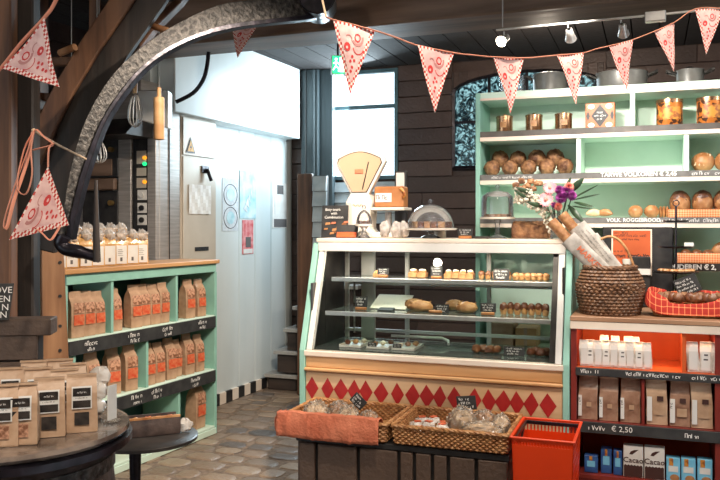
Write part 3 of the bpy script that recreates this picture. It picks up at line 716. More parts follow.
# coffee bags
KL = [(.14,.95,.53,.75,'labelpic','picture_label'), (.14,.95,.27,.50,'labelred','label')]
protos = [bag('coffee_bag', .08, .07, .252, M['kraft'], KL, seed=s) for s in (1, 2, 3, 4)]
used = set()
def lbag(px, b, z, rz, label, group, s=1.0, i=0):
    p = protos[i % 4]
    if i % 4 in used: o = dup(p)
    else: o = p; used.add(i % 4)
    put(o, L.w(la(px), b+.068, z+.001), L.r+(rz+.38)*1.5-.13, label, group, s=s); return o
rows = [
 (z1s, 'top shelf', [(73.5,.15,-.3,.9),(83,.0,-.42,1.05),(94.5,.0,-.38,1.03),(104.8,.0,-.38,1.0)], 'bay nearest the oak board', 'coffee bags on the top shelf'),
 (z1s, 'top shelf', [(121.8,.0,-.35,1.02),(130,.09,-.3,1.02),(141.5,.0,-.42,1.06),(151,.01,-.38,1.06),(160,.0,-.38,1.03),(169,.0,-.36,1.05)], 'middle bay', 'coffee bags on the top shelf'),
 (z1s, 'top shelf', [(185.5,.12,-.3,.98),(195,.0,-.4,1.06),(206,.0,-.38,1.04)], 'far bay', 'coffee bags on the top shelf'),
 (z2s, 'middle shelf', [(62,.06,-.3,.75)], 'nearest bay', 'coffee bags on the middle shelf'),
 (z2s, 'middle shelf', [(83,.09,-.35,.96),(99,.0,-.45,1.12),(122.5,.02,-.5,1.1),(136.5,.0,-.45,1.12)], 'middle bay', 'coffee bags on the middle shelf'),
 (z2s, 'middle shelf', [(155,.0,-.36,1.05),(165,.0,-.38,1.03),(176,.0,-.38,1.08),(184.5,.02,-.36,1.0),(194,.0,-.36,1.1),(204.5,.0,-.36,1.03)], 'far bay', 'coffee bags on the middle shelf'),
]
i = 0
for z, sn, lst, bay, g in rows:
    for k, (px, b, rz, s) in enumerate(lst):
        lb = f'kraft bag with red label, {ORD[k]} along the {sn}, {bay}' if len(lst) > 1 else 'short kraft bag behind the barrel in the nearest bay of the middle shelf'
        lbag(px, b, z, rz, lb, g, s, i); i += 1
lbag(205.5, .02, z3s, -.3, 'large kraft coffee bag alone at the far end of the bottom shelf', 'coffee bags on the bottom shelf', 1.33, 1)
for k, px in enumerate((163, 172)):
    o = dup(protos[2]); put(o, L.w(la(px)-.03, .285, z3s+.045), L.r, ('kraft bag lying on the bottom shelf just behind the dark trough, ' + ('nearer one', 'farther one')[k]), 'coffee bags on the bottom shelf'); o.rotation_euler = (R(72), 0, L.r+.6*k)
mb = MB(); mb.blob((0,0,.045), .045, .04, .05, 14, 10, .4, 4, 3, .9); o = mb.build('plastic_bag', M['crumple'], smooth=True); at(L, la(192), .065, z3s+.002, o); tag(o, 'crumpled clear plastic bag on the bottom shelf beside the big bag', 'plastic bag')
for px in (122, 140):
    o = dup(protos[px % 3]); put(o, L.w(la(px), .15, z3s+.001), L.r-.4, 'kraft coffee bag in the shade of the bottom shelf behind ' + ('the barrel edge' if px == 122 else 'the table trough'), 'coffee bags on the bottom shelf', s=.8)

# white bags of treats on the oak top
def treat(seed, w=.086, h=.205):
    o = bag('treat_bag', w, .055, h, M['amber'], [(.08,.92,.04,.62,'paperwhite','label')], seed=seed)
    mb = MB(); mb.blob((0,0,h*.93), w*.5, .036, h*.2, 14, 9, .55, 4, seed); mb.build('gathered_top', M['crumple'], o, smooth=True)
    mb = MB()
    for k in range(4): mb.box(-w*.3, w*(.05+.08*(k % 2)), -.0352, -.0345, h*(.48-.06*k), h*(.49-.06*k))
    mb.box(-w*.12, w*.06, -.0355, -.0345, h*.12, h*.24); mb.build('print', M['print'], o)
    return o
tp = [treat(s) for s in (5, 6)]; first = set(tp); k0 = 0
for row, b, pxs, s in (('front', .05, (70,82,96,108,119.5,131,142,151.5), .95), ('back', .2, (76,90,104,116,128,139,149), 1.12)):
    for k, px in enumerate(pxs):
        p = tp[(k0) % 2]; k0 += 1
        if p in first: o = p; first.discard(p)
        else: o = dup(p)
        put(o, L.w(la(px), b+.03, zT+.001), L.r-R(38), f'amber treat bag with white label on the oak top, {ORD[k]} in the {row} row', 'treat bags on the oak top', 'treat bag', s)
# amber edge bags between labels
# ------------------------------------------------------------------ barrel table with small coffee bags
bc = Vector((-1.03, 2.36, 0)); zt = .905
t = thing('barrel_table', 'old dark barrel used as round display table for small coffee bags', 'table', bc)
mb = MB(); prof = [(.0,zt-.022),(.33,zt-.022),(.338,zt-.012),(.335,zt),(.0,zt)]
seg = 48; rings = [[(r_*cos(2*pi*i/seg)*(1+.006*noise.noise(Vector((cos(2*pi*i/seg)*4, sin(2*pi*i/seg)*4, z)))), r_*sin(2*pi*i/seg), z) for i in range(seg)] for r_, z in [(.33,zt-.022),(.338,zt-.012),(.336,zt)]]
mb.loft(rings); mb.build('table_top', M['stump'], t, smooth=True)
MB().lathe([(.30,zt-.024),(.345,zt-.03),(.345,zt-.05),(.30,zt-.056)], 40).build('lower_lid', M['irondark'], t, smooth=True)
MB().lathe([(.27,0),(.29,.15),(.315,.45),(.31,.6),(.29,.78),(.28,zt-.057)], 28).build('barrel', M['burlap'], t, smooth=True)
for z, r_ in ((.1,.287),(.3,.306),(.6,.313),(.8,.292)): MB().lathe([(r_,z-.02),(r_+.004,z-.02),(r_+.004,z+.02),(r_,z+.02)], 28, cap=False).build('hoop', M['iron'], t, smooth=True)
SB = [(.17,.83,.42,.80,'paperwhite','label')]
def bands(o, h=.165, w=.083, t=.045, win=False):
    l = o.children[0]; q = MB(); q.box(-w*.29, w*.29, -.0295, -.0287, h*.64, h*.78); q.box(-w*.29, w*.29, -.0295, -.0287, h*.44, h*.565); q.build('black_band', M['labelblack'], o)
    s_ = MB(); scrawl(s_, -w*.2, h*.6, w*.4, h*.02, -.0297, 5); scrawl(s_, -w*.15, h*.69, w*.3, h*.03, -.0299, 6, 1); s_.build('lettering', [M['print'], M['chalk']], o)
    MB().box(-w*.24, w*.24, -.0285, -.0275, h*.14, h*.36).build('window', M['labelblack' if win else 'labelpic'], o)
def small(seed, m='kraft2', lab=None): return bag('small_coffee_bag', .083, .045, .165, M[m], lab or SB, seed=seed, crimp='kraft2', fold=.9)
sp = [small(11), small(15), small(26)]
for k, o in enumerate(sp): bands(o, win=k == 2)
first = set(sp)
spots = [(3,448,.0,0,'standing half out of the frame'), (22,446,.05,0,'in front, its lower window showing beans'), (49.5,438,.2,2,'in front with dark bean window and black label'), (82,433,.25,2,'at the end beside the white packets'),
 (64.5,426,.3,1,'half hidden between the two dark-windowed bags'), (38,424,.15,0,'in the second row behind the front bags'), (12,424,.0,1,'in the second row at the picture edge'), (73,418,.3,1,'in the second row behind the end bag'),
 (34,414,.1,1,'in the back row, only its folded top showing'), (60,412,.2,0,'in the back row beside the white packet')]
for k, (px, py, rz, i, lb) in enumerate(spots):
    d = (EYE-zt)*FOC/(py-HOR)+.0225; p = P(px, py, d); pr = sp[i]
    if pr in first: o = pr; first.discard(pr)
    else: o = dup(pr)
    put(o, (p.x, p.y, zt+.001), math.atan2(-p.x, p.y)*.85+rz*.6-.12, 'small kraft bag on the barrel, ' + lb, 'small coffee bags on the barrel')
def packets(px, py, n, name):
    pass
d = (EYE-zt)*FOC/(416-HOR); p = P(98, 418, d)
for k in range(3):
    mb = MB(); mb.blob((0,0,.03), .032, .024, .03, 14, 8, .4, 5, k, .9); o = mb.build('white_packet', M['whitefilm'], smooth=True); o.location = (p.x+.01*(k-1), p.y+.01*k, zt+.001+k*.045 if k else zt+.001); o.location.x -= .006*k
    tag(o, 'crumpled white packet beside the end coffee bag, ' + ('bottom of the pile', 'middle of the pile', 'top of the pile')[k], 'packet', 'white packets on the barrel')
t = thing('sign_holder', 'small clear plastic card holder at the barrel edge', 'sign holder', P(122, 424, 2.42) + Vector((-.03,0,0)), R(70))
t.location.z = zt+.001
MB().box(-.02, .02, -.015, .015, 0, .006).build('base', M['clearbag'], t); MB().box(-.02, .02, -.002, .002, .0065, .11).build('card', M['paperwhite'], t)

# ------------------------------------------------------------------ little black side table and bark trough
dc = 3.55; tz = EYE-(435-HOR)/FOC*dc; tc_ = P(143, 435, dc)
t = thing('side_table', 'low round black table standing before the mint shelves', 'table', (tc_.x, tc_.y, 0))
MB().lathe([(.22,tz-.022),(.238,tz-.018),(.24,tz-.004),(.235,tz)], 44).build('table_top', M['darksteel'], t, smooth=True)
lg = P(132, 460, 3.5); MB().lathe([(.026,0.02),(.022,.3),(.028,tz-.022)], 14, (lg.x-tc_.x, 0, 0)).build('leg', M['irondark'], t, smooth=True)
MB().lathe([(.15,0),(.15,.012),(.03,.03)], 24, (lg.x-tc_.x, 0, 0)).build('base', M['irondark'], t, smooth=True)
t = thing('bark_trough', 'long dark bark trough of wrapped cakes on the black table', 'trough', (tc_.x+.015, tc_.y+.02, tz+.001), R(24))
mb = MB(); hl, hw, hh = .135, .055, .075
for k in range(12):
    pass
ring = lambda x, s: [(x, -hw*s, .002), (x, -hw*1.12*s, hh*.5), (x, -hw*s, hh), (x, -hw*.8, hh), (x, -hw*.75, .02), (x, hw*.75, .02), (x, hw*.8, hh), (x, hw*s, hh), (x, hw*1.12*s, hh*.5), (x, hw*s, .002)]
mb.loft([ring(-hl+2*hl*i/10, 1+.06*noise.noise(Vector((i, 3, 1)))) for i in range(11)]); mb.box(-hl, -hl+.012, -hw*.8, hw*.8, .021, hh*.9); mb.box(hl-.012, hl, -hw*.8, hw*.8, .021, hh*.9)
mb.build('trough', M['burlap'], t, smooth=True); MB().box(-hl, hl, -hw*1.02, -hw*.78, hh+.0005, hh+.009).build('wood_strip', M['crustlight'], t)
for k in range(5):
    mb = MB(); mb.blob((0,0,.03), .034, .036, .03, 12, 8, .25, 4, k, .8); o = mb.build('wrapped_cake', M['crustlight'] if k % 2 else M['clothor'], smooth=True)
    o.location = t.matrix_basis @ Vector((-.1+.05*k, 0, .021)); tag(o, f'small orange brown wrapped cake in the bark trough, {ORD[k]} from the barrel side', 'cake', 'cakes in the bark trough')
mb = MB(); mb.blob((0,0,.03), .032, .03, .03, 14, 8, .5, 5, 9, .9); o = mb.build('cellophane_bag', M['crumple'], smooth=True); o.location = (tc_.x+.175, tc_.y+.05, tz+.001); tag(o, 'crumpled cellophane bag at the far edge of the black table', 'plastic bag')

# ------------------------------------------------------------------ dark clutter at the lower left
p = P(32, 385, 3.25)
t = thing('crate', 'dark weathered wooden crate standing behind the barrel', 'crate', (p.x, p.y, 0), R(8))
zt_ = P(0, 322, 3.25).z
for sx, w_ in ((-.3, .28), (0, .12)):
    pass
mb = MB()
for k in range(7): mb.box(-.34, .02, 0, .018, k*zt_/7+.004, (k+1)*zt_/7-.004)
mb.build('side_slats', M['boards'], t, bevel=.003)
MB().box(-.34, .02, .02, .1, 0, zt_-.06).build('body', M['darkwood'], t); MB().box(-.36, .075, -.01, .11, zt_-.055, zt_+.012).build('lid', M['boards'], t, bevel=.004)
p = P(-2, 339, 3.2)
t = thing('chalk_sign', 'small tilted chalkboard with white words at the picture edge', 'chalkboard', (p.x, p.y, zt_+.013), R(20))
MB().hexa([(-.09,0,0),(.04,0,0),(.04,.008,0),(-.09,.008,0),(-.078,.02,.145),(.058,.02,.145),(.058,.028,.145),(-.078,.028,.145)]).build('board', M['slate'], t)
for k, (w_, z) in enumerate((('OVE', .118), ('EN', .083), ('N', .05), ('N', .02))):
    textmesh(w_, .036, 'lettering', M['chalk'], t, (.052-.006*k, -.002+z*.138, z), align='RIGHT', rx=pi/2-.137)
mb = MB(); mb.blob((0,0,.05), .06, .05, .05, 14, 9, .4, 4, 4, .85); o = mb.build('plastic_bag', M['crumple'], smooth=True); at(L, .085, .1, z2s+.002, o)
tag(o, 'clear plastic bag with red tag beside the crate on the middle shelf', 'plastic bag'); MB().box(.0,.02,-.05,-.045,.06,.085).build('tag', M['labelred'], o)
# ------------------------------------------------------------------ display case
CW, CD = 1.277, .52; ZR, ZT = .862, 1.43      # sill of the glass, top
SL = .18                                    # how far the glass leans back
def yb(z): return SL*(z-ZR)/(1.385-ZR)
case = thing('display_case', 'glass bakery display case with cream frame and red diamond wooden front', 'display case', K.w(0, 0), K.r)
# carcass behind the wooden front
MB().box(.03, CW-.03, .035, CD, 0, ZR-.03).build('lower_cabinet', M['darkwood'], case)
mb = MB(); mb.box(.0, CW, -.003, .03, .545, .755); mb.box(0, CW, -.003, .03, .02, .54)
mb.build('front_board', M['pinelight'], case, bevel=.003)
MB().box(-.002, CW+.002, -.022, .03, .76, .776).build('ledge_board', M['pine'], case, bevel=.004)
MB().box(.0, CW, .0, .03, .778, ZR-.03).build('rail_board', M['pine'], case, bevel=.002)
mb = MB()
for k, px in enumerate((312,327.5,341,354,366,381,397.5,412.5,427,439.5,455,474,489,503,517,531,548)):
    x = K.a(px, -.004); zc = .672; hw, hh = .036+.003*sin(k*4), .057
    mb.prism([(x-hw,-.0035,zc),(x,-.0035,zc-hh),(x+hw,-.0035,zc),(x+.004*sin(k*3),-.0035,zc+hh)], (0,-.0015,0))
o = mb.build('diamond_pattern', M['red'], case)
# frame: sill, header, slanting stiles
MB().box(-.01, CW+.01, -.012, CD, ZR-.029, ZR).build('sill', M['cream'], case, bevel=.004)
mb = MB(); mb.box(-.012, CW+.012, SL-.02, CD+.02, 1.408, ZT); mb.box(-.008, CW+.008, SL-.008, SL+.05, 1.38, 1.407); mb.box(-.008, CW+.008, CD-.03, CD, 1.38, 1.407)
mb.build('top_board', M['cream'], case, bevel=.004)
MB().box(0.0, CW, SL-.02, SL-.006, 1.362, 1.407).build('header_rail', M['whitepaint'], case, bevel=.002)
def slant(x0, x1, y0, y1, z0, z1): return [(x0,y0+yb(z0),z0),(x1,y0+yb(z0),z0),(x1,y1+yb(z0),z0),(x0,y1+yb(z0),z0),(x0,y0+yb(z1),z1),(x1,y0+yb(z1),z1),(x1,y1+yb(z1),z1),(x0,y1+yb(z1),z1)]
for x in (.004, CW-.034): MB().hexa(slant(x, x+.03, -.008, .03, ZR+.001, 1.379)).build('frame_stile', M['whitepaint'], case, bevel=.003)
MB().hexa(slant(.034, CW-.034, 0, .006, ZR+.001, 1.379)).build('front_glass', M['glass'], case)
# mint end cheeks reaching to the floor
for x, n in ((-.032, 1), (CW+.001, 1)):
    MB().prism([(x,-.012,0),(x,CD,0),(x,CD,1.405),(x,SL-.012,1.405),(x,-.012,ZR)], (.030,0,0)).build('end_cheek', M['mint'], case, bevel=.003)
MB().box(.0005, .012, SL+.05, CD-.01, ZR+.002, 1.375).build('mirror_side', M['darksteel'], case)
MB().box(.0005, .0115, .06, SL+.048, ZR+.002, 1.20).build('mirror_side', M['darksteel'], case)
MB().box(CW-.012, CW-.0015, .1, CD-.01, ZR+.002, 1.3).build('mirror_side', M['darksteel'], case)
mb = MB()
for x in (.02, CW/3-.05, CW*2/3-.02, CW-.04): mb.box(x, x+.022, CD-.02, CD, ZR+.001, 1.38)
mb.build('rear_frame', M['whitepaint'], case, bevel=.002)
mb = MB()
for z in (1.165, 1.005, .9): mb.box(.03, CW-.03, CD-.022, CD-.004, z, z+.018)
mb.box(.12, .20, CD-.024, CD-.003, ZR+.001, 1.379)
mb.build('rear_rail', M['whitepaint'], case, bevel=.002)
MB().hexa(slant(CW-.062, CW-.0345, .012, .05, ZR+.007, 1.36)).build('inner_column', M['darksteel'], case)
S1, S2 = 1.222, 1.052
def shelf(z, y0, name):
    s_ = MB().box(.07, CW-.05, y0, CD-.05, z-.008, z).build(name, M['shelfglass'], case)
    MB().box(.065, CW-.045, y0-.014, y0-.001, z-.02, z+.002).build('shelf_rail', M['alu'], s_, bevel=.002)
    for x in (.066, CW-.06): MB().box(x, x+.012, y0, CD-.05, z-.02, z-.009).build('bracket', M['steel'], s_)
    for x in (.085, CW-.08): MB().tube([(x, CD-.04, z-.02), (x, CD-.04, z-.16)], .006, 8).build('upright', M['steel'], s_)
shelf(S1, SL+.02, 'glass_shelf'); shelf(S2, .11, 'glass_shelf')
MB().box(.02, CW-.036, .03, CD-.03, ZR+.001, ZR+.006).build('deck_glass', M['shelfglass'], case)
MB().tube([(.1,SL+.03,1.392),(CW-.1,SL+.03,1.392)], .008, 8).build('light_tube', mat('case_light_tube', (1,.95,.85), .4, emit=(1,.86,.68,9)), case)

def citem(o, px, b, z, rz=0): at(K, K.a(px, b), b, z+.0015, o, rz); return o
def card(px, b, z, lines, lb, w=.062, h=.05, rz=0, tilt=.12, seed=0, parent_frame=None, block=True):
    fr = parent_frame or K
    t = thing('price_card', lb, 'price card', fr.w(fr.a(px, b), b, z+.0015), fr.r+rz, None)
    z0 = .0
    if block: MB().box(-w*.42, w*.42, -.012, .014, 0, .014).build('wood_block', M['tan'], t, bevel=.002); z0 = .0145
    c = MB(); c.M = Matrix.Rotation(-tilt, 4, 'X'); c.box(-w/2, w/2, -.0015, .0015, 0, h); cc = c.build('card', M['slate'], t); cc.location = (0, 0, z0)
    if lines:
        for k, ln in enumerate(lines):
            textmesh(ln, h*.3, 'lettering', M['chalk'], cc, (0, -.002+sin(tilt)*h*(.78-.34*k), h*(.78-.34*k)), rx=pi/2-tilt)
    else:
        s_ = MB(); s_.M = Matrix.Rotation(-tilt, 4, 'X')
        for k in range(3): scrawl(s_, -w*.4+.004*k, h*(.7-.28*k), w*(.75-.12*k), h*.17, -.0018, seed+k)
        s_.build('lettering', M['chalk'], cc)
    return t
def single(name, mb, m, lb, cat, group=None, smooth=True, bevel=0): return tag(mb.build(name, m, smooth=smooth, bevel=bevel), lb, cat, group)

# top shelf
citem(single('cake_slice', MB().box(-.022,.022,-.02,.02,0,.02).blob((0,0,.024),.02,.02,.012,10,6,.2,4,1), [M['cake']], 'single small cake on the top glass shelf under the first card', 'cake'), 378, .30, S1)
def cakebar(n, x0, x1, z, b, lb, g, m1='crustlight', m2='cream2', h=.034):
    for k in range(n):
        px = x0+(x1-x0)*(k+.5)/n; wd = (K.a(x1, b)-K.a(x0, b))/n*.47
        h = .043; mb = MB(); mb.box(-wd, wd, -.028, .028, 0, h*.62, 0); mb.blob((0,0,h*.72), wd*.96, .027, h*.3, 10, 6, .25, 6, k, 1)
        o = mb.build('cake_slice', [M[m1]], bevel=.002, smooth=True)
        c2 = MB().blob((0,0,h*.86), wd*.86, .024, h*.2, 10, 6, .3, 6, k+9).build('cream_topping', M[m2], o, smooth=True)
        citem(o, px, b, z); tag(o, f'{lb}, {ORD[k]} from the scale', 'cake', g)
cakebar(2, 409, 427, S1, .33, 'square cream cake on the top shelf before the second card', 'cream cakes before the second card')
cakebar(4, 445, 474, S1, .33, 'square cream cake on the top shelf behind the second card', 'cream cakes on the top glass shelf')
def muffins(n, x0, x1, z, b, lb, g, m='crustdark', r=.022, h=.02, cat='muffin', seed=0, dy=.0):
    pr = None
    for k in range(n):
        px = x0+(x1-x0)*(k+.5)/n
        if pr is None:
            pr = MB().lathe([(r*.7,0),(r*.95,h*.8),(r*.9,h)], 12).build(cat.replace(' ', '_'), M['cake'], None, smooth=True)
            MB().blob((0,0,h*1.1), r, r, h*.75, 12, 8, .3, 4, seed).build('top', M[m], pr, smooth=True); o = pr
        else: o = dup(pr)
        citem(o, px, b+dy*(k % 2), z, k*.9); tag(o, f'{lb}, {ORD[k]} from the wall side', cat, g)
muffins(5, 478, 512, S1, .34, 'dark muffin on the top glass shelf behind the third card', 'muffins behind the third card', r=.019, h=.024)
muffins(6, 513, 549, S1, .30, 'brown glazed bun on the top shelf beyond the third card', 'glazed buns on the top glass shelf', 'crustlight', r=.019, h=.02, cat='bun')
card(383, .26, S1, None, 'small black price card with chalk writing at the top shelf single cake', seed=3, h=.035)
card(436.5, .26, S1, None, 'black price card among cream cakes on the top glass shelf', seed=5)
card(501, .26, S1, None, 'black price card before dark muffins on the top glass shelf', w=.08, h=.058, seed=8, rz=-.06, block=False)
# middle shelf
def strudel(px, b, z, ln, lb, rz, m='crustlight', w=.03, seed=0):
    mb = MB(); mb.blob((0,0,.026), ln/2, w, .031, 18, 10, .18, 5, seed, .8)
    for k in range(4): mb.tube([(-ln*.3+ln*.2*k-.01,-w*.7,.045),(-ln*.3+ln*.2*k+.01,w*.5,.05)], .004, 5)
    o = mb.build('strudel', M[m], smooth=True); citem(o, px, b, z, rz); tag(o, lb, 'pastry', 'long pastries on the middle shelf')
strudel(421, .25, S2, .13, 'long pale strudel before the middle shelf chalk card', .15, 'crustlight', seed=1, w=.036)
strudel(414, .34, S2, .10, 'darker end pastry behind the pale strudel', .2, seed=2)
strudel(467, .26, S2, .11, 'flour dusted strudel beyond the middle chalk card', .1, 'crustlight', seed=3, w=.036)
strudel(455, .36, S2, .10, 'golden pastry behind the middle chalk card', .0, seed=4)
o = MB().box(-.035,.035,-.02,.02,0,.014).build('cake_board', M['tan'], bevel=.003); citem(o, 436, .21, S2); tag(o, 'flat brown cake under the middle shelf chalk card', 'cake')
card(361, .22, S2, None, 'black price card at the mirrored end of the middle shelf', seed=11, w=.07, h=.055)
card(442, .2, S2, None, 'black price card between two strudels on the middle shelf', seed=12, w=.07, h=.045, block=False)
card(488, .2, S2, None, 'black price card on brown block before chocolate muffins', seed=13, w=.078, h=.045)
o = MB().hexa([(-.04,-.03,0),(.04,-.03,0),(.04,.03,0),(-.04,.03,0),(-.04,-.03,.004),(.04,-.03,.004),(.04,.03,.012),(-.04,.03,.012)]).build('price_card', M['slate']); citem(o, 386, .24, S2); tag(o, 'black price card lying flat on the middle shelf', 'price card')
muffins(7, 500, 549, S2, .26, 'chocolate muffin on the middle glass shelf', 'chocolate muffins', 'choc', r=.022, h=.034, dy=.035)
# white platter leaning behind on the middle shelf
o = MB().hexa([(-.1,-.08,0),(.1,-.08,0),(.1,.08,.06),(-.1,.08,.06),(-.1,-.08,.005),(.1,-.08,.005),(.1,.08,.065),(-.1,.08,.065)]).build('platter', M['porcelain'], bevel=.002); citem(o, 392, .37, S2, .0); tag(o, 'tilted white platter at the back of the middle shelf', 'platter')
# deck
for k, (px, lb) in enumerate(((356, 'white tray of pastries at the mirrored end of the case floor'), (383, 'second white tray on the case floor'), (408, 'third white tray on the case floor'))):
    t = thing('tray', lb, 'tray', K.w(K.a(px, .2), .2, ZR+.0075), K.r, 'white trays on the case floor')
    mb = MB(); mb.box(-.06,.06,-.09,.09,0,.004); mb.box(-.06,-.056,-.09,.09,.004,.014); mb.box(.056,.06,-.09,.09,.004,.014); mb.box(-.056,.056,.086,.09,.004,.014); mb.box(-.056,.056,-.09,-.086,.004,.01); mb.build('plate', M['porcelain'], t)
    for j in range(3):
        o = MB().blob((0,0,.014), .02, .02, .013, 10, 6, .25, 5, j+k).build('pastry', M[('choc','crustlight','cream2')[(j+k) % 3]], smooth=True)
        o.location = t.matrix_basis @ Vector((-.03+.03*(j % 3), -.04+.04*j, .0055)); tag(o, f'small pastry on the {ORD[k]} white case floor tray, {ORD[j]} from its front', 'pastry', 'pastries on the white trays')
for k, px in enumerate((372, 397)):
    card(px, .12, ZR+.006, None, f'little black price card on the case floor, {ORD[k]} from the mirror', seed=20+k, w=.045, h=.03, block=False)
card(514, .13, ZR+.006, None, 'wide black price card between chocolate pastries on the case floor', seed=25, w=.1, h=.045, block=False, tilt=.4)
def mound(px0, px1, b, z, lb, m='crustdark', g='pastry mounds on the case floor'):
    n = 4
    for k in range(n):
        px = px0+(px1-px0)*(k+.5)/n
        o = MB().blob((0,0,.018), .028, .034, .022, 12, 8, .35, 4, k+px0, .8).build('pastry', M[m], smooth=True); citem(o, px, b+.02*(k % 2), z, k)
        tag(o, f'{lb}, {ORD[k]} from the wall side', 'pastry', g)
mound(473, 500, .17, ZR+.006, 'brown pastry before the wide card on the case floor')
mound(528, 549, .17, ZR+.006, 'reddish pastry beyond the wide card on the case floor', 'choc')
# long white tray with rounded front rim
mb = MB(); pts = []
for k in range(9): pts.append((.28-.0+.0*k, 0, 0))
mb.tube([(-.16,.0,.03),(.12,.0,.03),(.16,-.02,.02),(.17,-.06,.01)], .008, 8); o = mb.build('tray_rail', M['porcelain'], smooth=True); citem(o, 420, .37, ZR+.009); tag(o, 'white rounded rail at the back of the case floor', 'rail')

# ------------------------------------------------------------------ things on top of the case
ZC = ZT
def K3(px, b): return K.w(K.a(px, b), b, ZC+.001)
# kitchen shop scale
bS = .40; x350, x388 = K.a(337, bS), K.a(388, bS); cx = (x350+x388)/2
t = thing('shop_scale', 'old cream fan-shaped shop scale standing on the display case', 'scale', K.w(cx, bS, ZC+.001), K.r)
fz = lambda py: K.z(362, py, bS)-ZC; rx_ = (x388-x350)/2
fan = []
for k in range(15): th = pi*(.5+.26-.52*k/14); fan.append((rx_*1.0/cos(pi*.24)*cos(th)*1.0, fz(187)+(fz(150.5)-fz(187))*sin(th)))
zlow = fz(196); poly = [(x, z) for x, z in fan]
prof2 = [(-.048, zlow)] + [(-rx_, fz(163))] + [(-rx_*.93+rx_*1.86*k/10, fz(158)+(fz(150.5)-fz(158))*sin(pi*k/10)) for k in range(11)] + [(rx_, fz(163)), (.048, zlow)]
h_ = MB().prism([(x, -.045, z) for x, z in prof2], (0, .045, 0)).build('fan_head', M['porcelain'], t, bevel=.008, seg=2)
cz = (fz(150)+zlow)/2+.02
dial = MB().prism([(x*.84, -.049, cz+(z-cz)*.86) for x, z in prof2], (0, .003, 0)).build('dial', M['scalebeige'], h_)
rim = MB(); ring = [(x*.86, -.047, cz+(z-cz)*.88) for x, z in prof2]; rim.tube(ring, .0028, 6, closed=True); rim.build('dial_rim', M['darksteel'], h_)
MB().box(-.025,.025,-.053,-.0495,fz(174.5),fz(170)).build('badge', M['clothor'], h_, bevel=.002)
MB().tube([(.055,-.051,fz(163)),(.02,-.051,fz(190))], .003, 5).build('pointer', M['darksteel'], h_)
mb = MB(); mb.loft([[(x*w_, y*d_, z) for x, y in ((-1,-1),(-.5,-1.15),(.5,-1.15),(1,-1),(1,1),(-1,1))] for w_, d_, z in ((.075,.07,0),(.078,.07,.03),(.062,.06,.05),(.068,.06,fz(212)),(.078,.06,fz(203)),(.05,.05,zlow+.012))])
bd = mb.build('body', M['porcelain'], t, bevel=.006)
s_ = MB(); pts = [(-.03+.006*k, -.066-.003, fz(206)+.006*sin(k*1.7)) for k in range(11)]; s_.tube(pts, .0025, 5); s_.build('maker_script', M['tan'], bd)
xp = K.a(392, bS)-cx
mb = MB(); mb.box(xp-.095, xp+.09, -.075, .075, fz(211), fz(208)); mb.build('weighing_plate', M['porcelain'], t, bevel=.003)
MB().lathe([(.03,0.0),(.022,.03),(.018,fz(212))], 14, (xp-.02,0,0)).build('plate_post', M['steel'], t, smooth=True)
MB().box(.0, xp+.05, -.05, .05, 0.0, .028).build('foot', M['porcelain'], t, bevel=.006)
zplate = ZC+.001+fz(208)
# brown tin on the plate, tissue behind
tb = K.w(K.a(391.5, bS), bS-.0, zplate+.001); t = thing('tin_box', 'brown box with white label and yellow tag on the scale plate', 'box', tb, K.r)
wd = (K.a(406, bS)-K.a(377, bS))/2; hb = K.z(390, 187, bS)-zplate
MB().box(-wd, wd, -.05, .04, 0, hb).build('body', M['tan'], t, bevel=.006)
lb_ = MB(); lb_.box(-wd*.9, wd*.2, -.0525, -.0505, hb*.25, hb*.68); lb_.build('label', M['paperwhite'], t)
s_ = MB(); scrawl(s_, -wd*.82, hb*.38, wd*.9, hb*.2, -.053, 4); s_.build('lettering', M['print'], t)
MB().tube([(wd*.8,-.053,hb*.9),(wd*1.04,-.056,hb*.75),(wd*1.1,-.056,hb*.55),(wd*.95,-.055,hb*.45)], .008, 6).build('yellow_tag', M['gold'], t, smooth=True)
# glass jar standing behind the tin
def jar(px, b, z, r, h, m, lb, knob=True, contents=None, name='glass_jar', cm='crustlight', fill=.5, group=None):
    t = thing(name, lb, 'jar', K.w(K.a(px, b), b, z+.001), K.r, group)
    MB().lathe([(r*.9,0),(r,.006),(r,h*.8),(r*.75,h*.9),(r*.75,h)], 20, cap=False).build('glass', M['domeglass'], t, smooth=True)
    MB().lathe([(r*.85,.003),(r*.85,.006)], 16).build('base', M['domeglass'], t)
    if knob: MB().lathe([(r*.8,h),(r*.8,h+.008),(.006,h+.014),(.012,h+.03),(.003,h+.04)], 16).build('lid', M['domeglass'], t, smooth=True)
    if contents: MB().lathe([(r*.82,.008),(r*.86,h*fill),(r*.5,h*(fill+.1))], 14).build('contents', M[cm], t, smooth=True)
    return t
t = thing('tissue_holder', 'dark open holder of white paper bags behind the brown box', 'holder', K.w(K.a(401, .495), .495, ZC+.001), K.r)
hj = K.z(401, 171, .478)-ZC
MB().box(-.033,.033,-.012,.02,0,hj).build('frame', M['darksteel'], t, bevel=.003)
mb = MB(); mb.box(-.024,.024,-.017,-.0125,hj*.55,hj-.01); mb.build('paper', M['paperwhite'], t, bevel=.002)
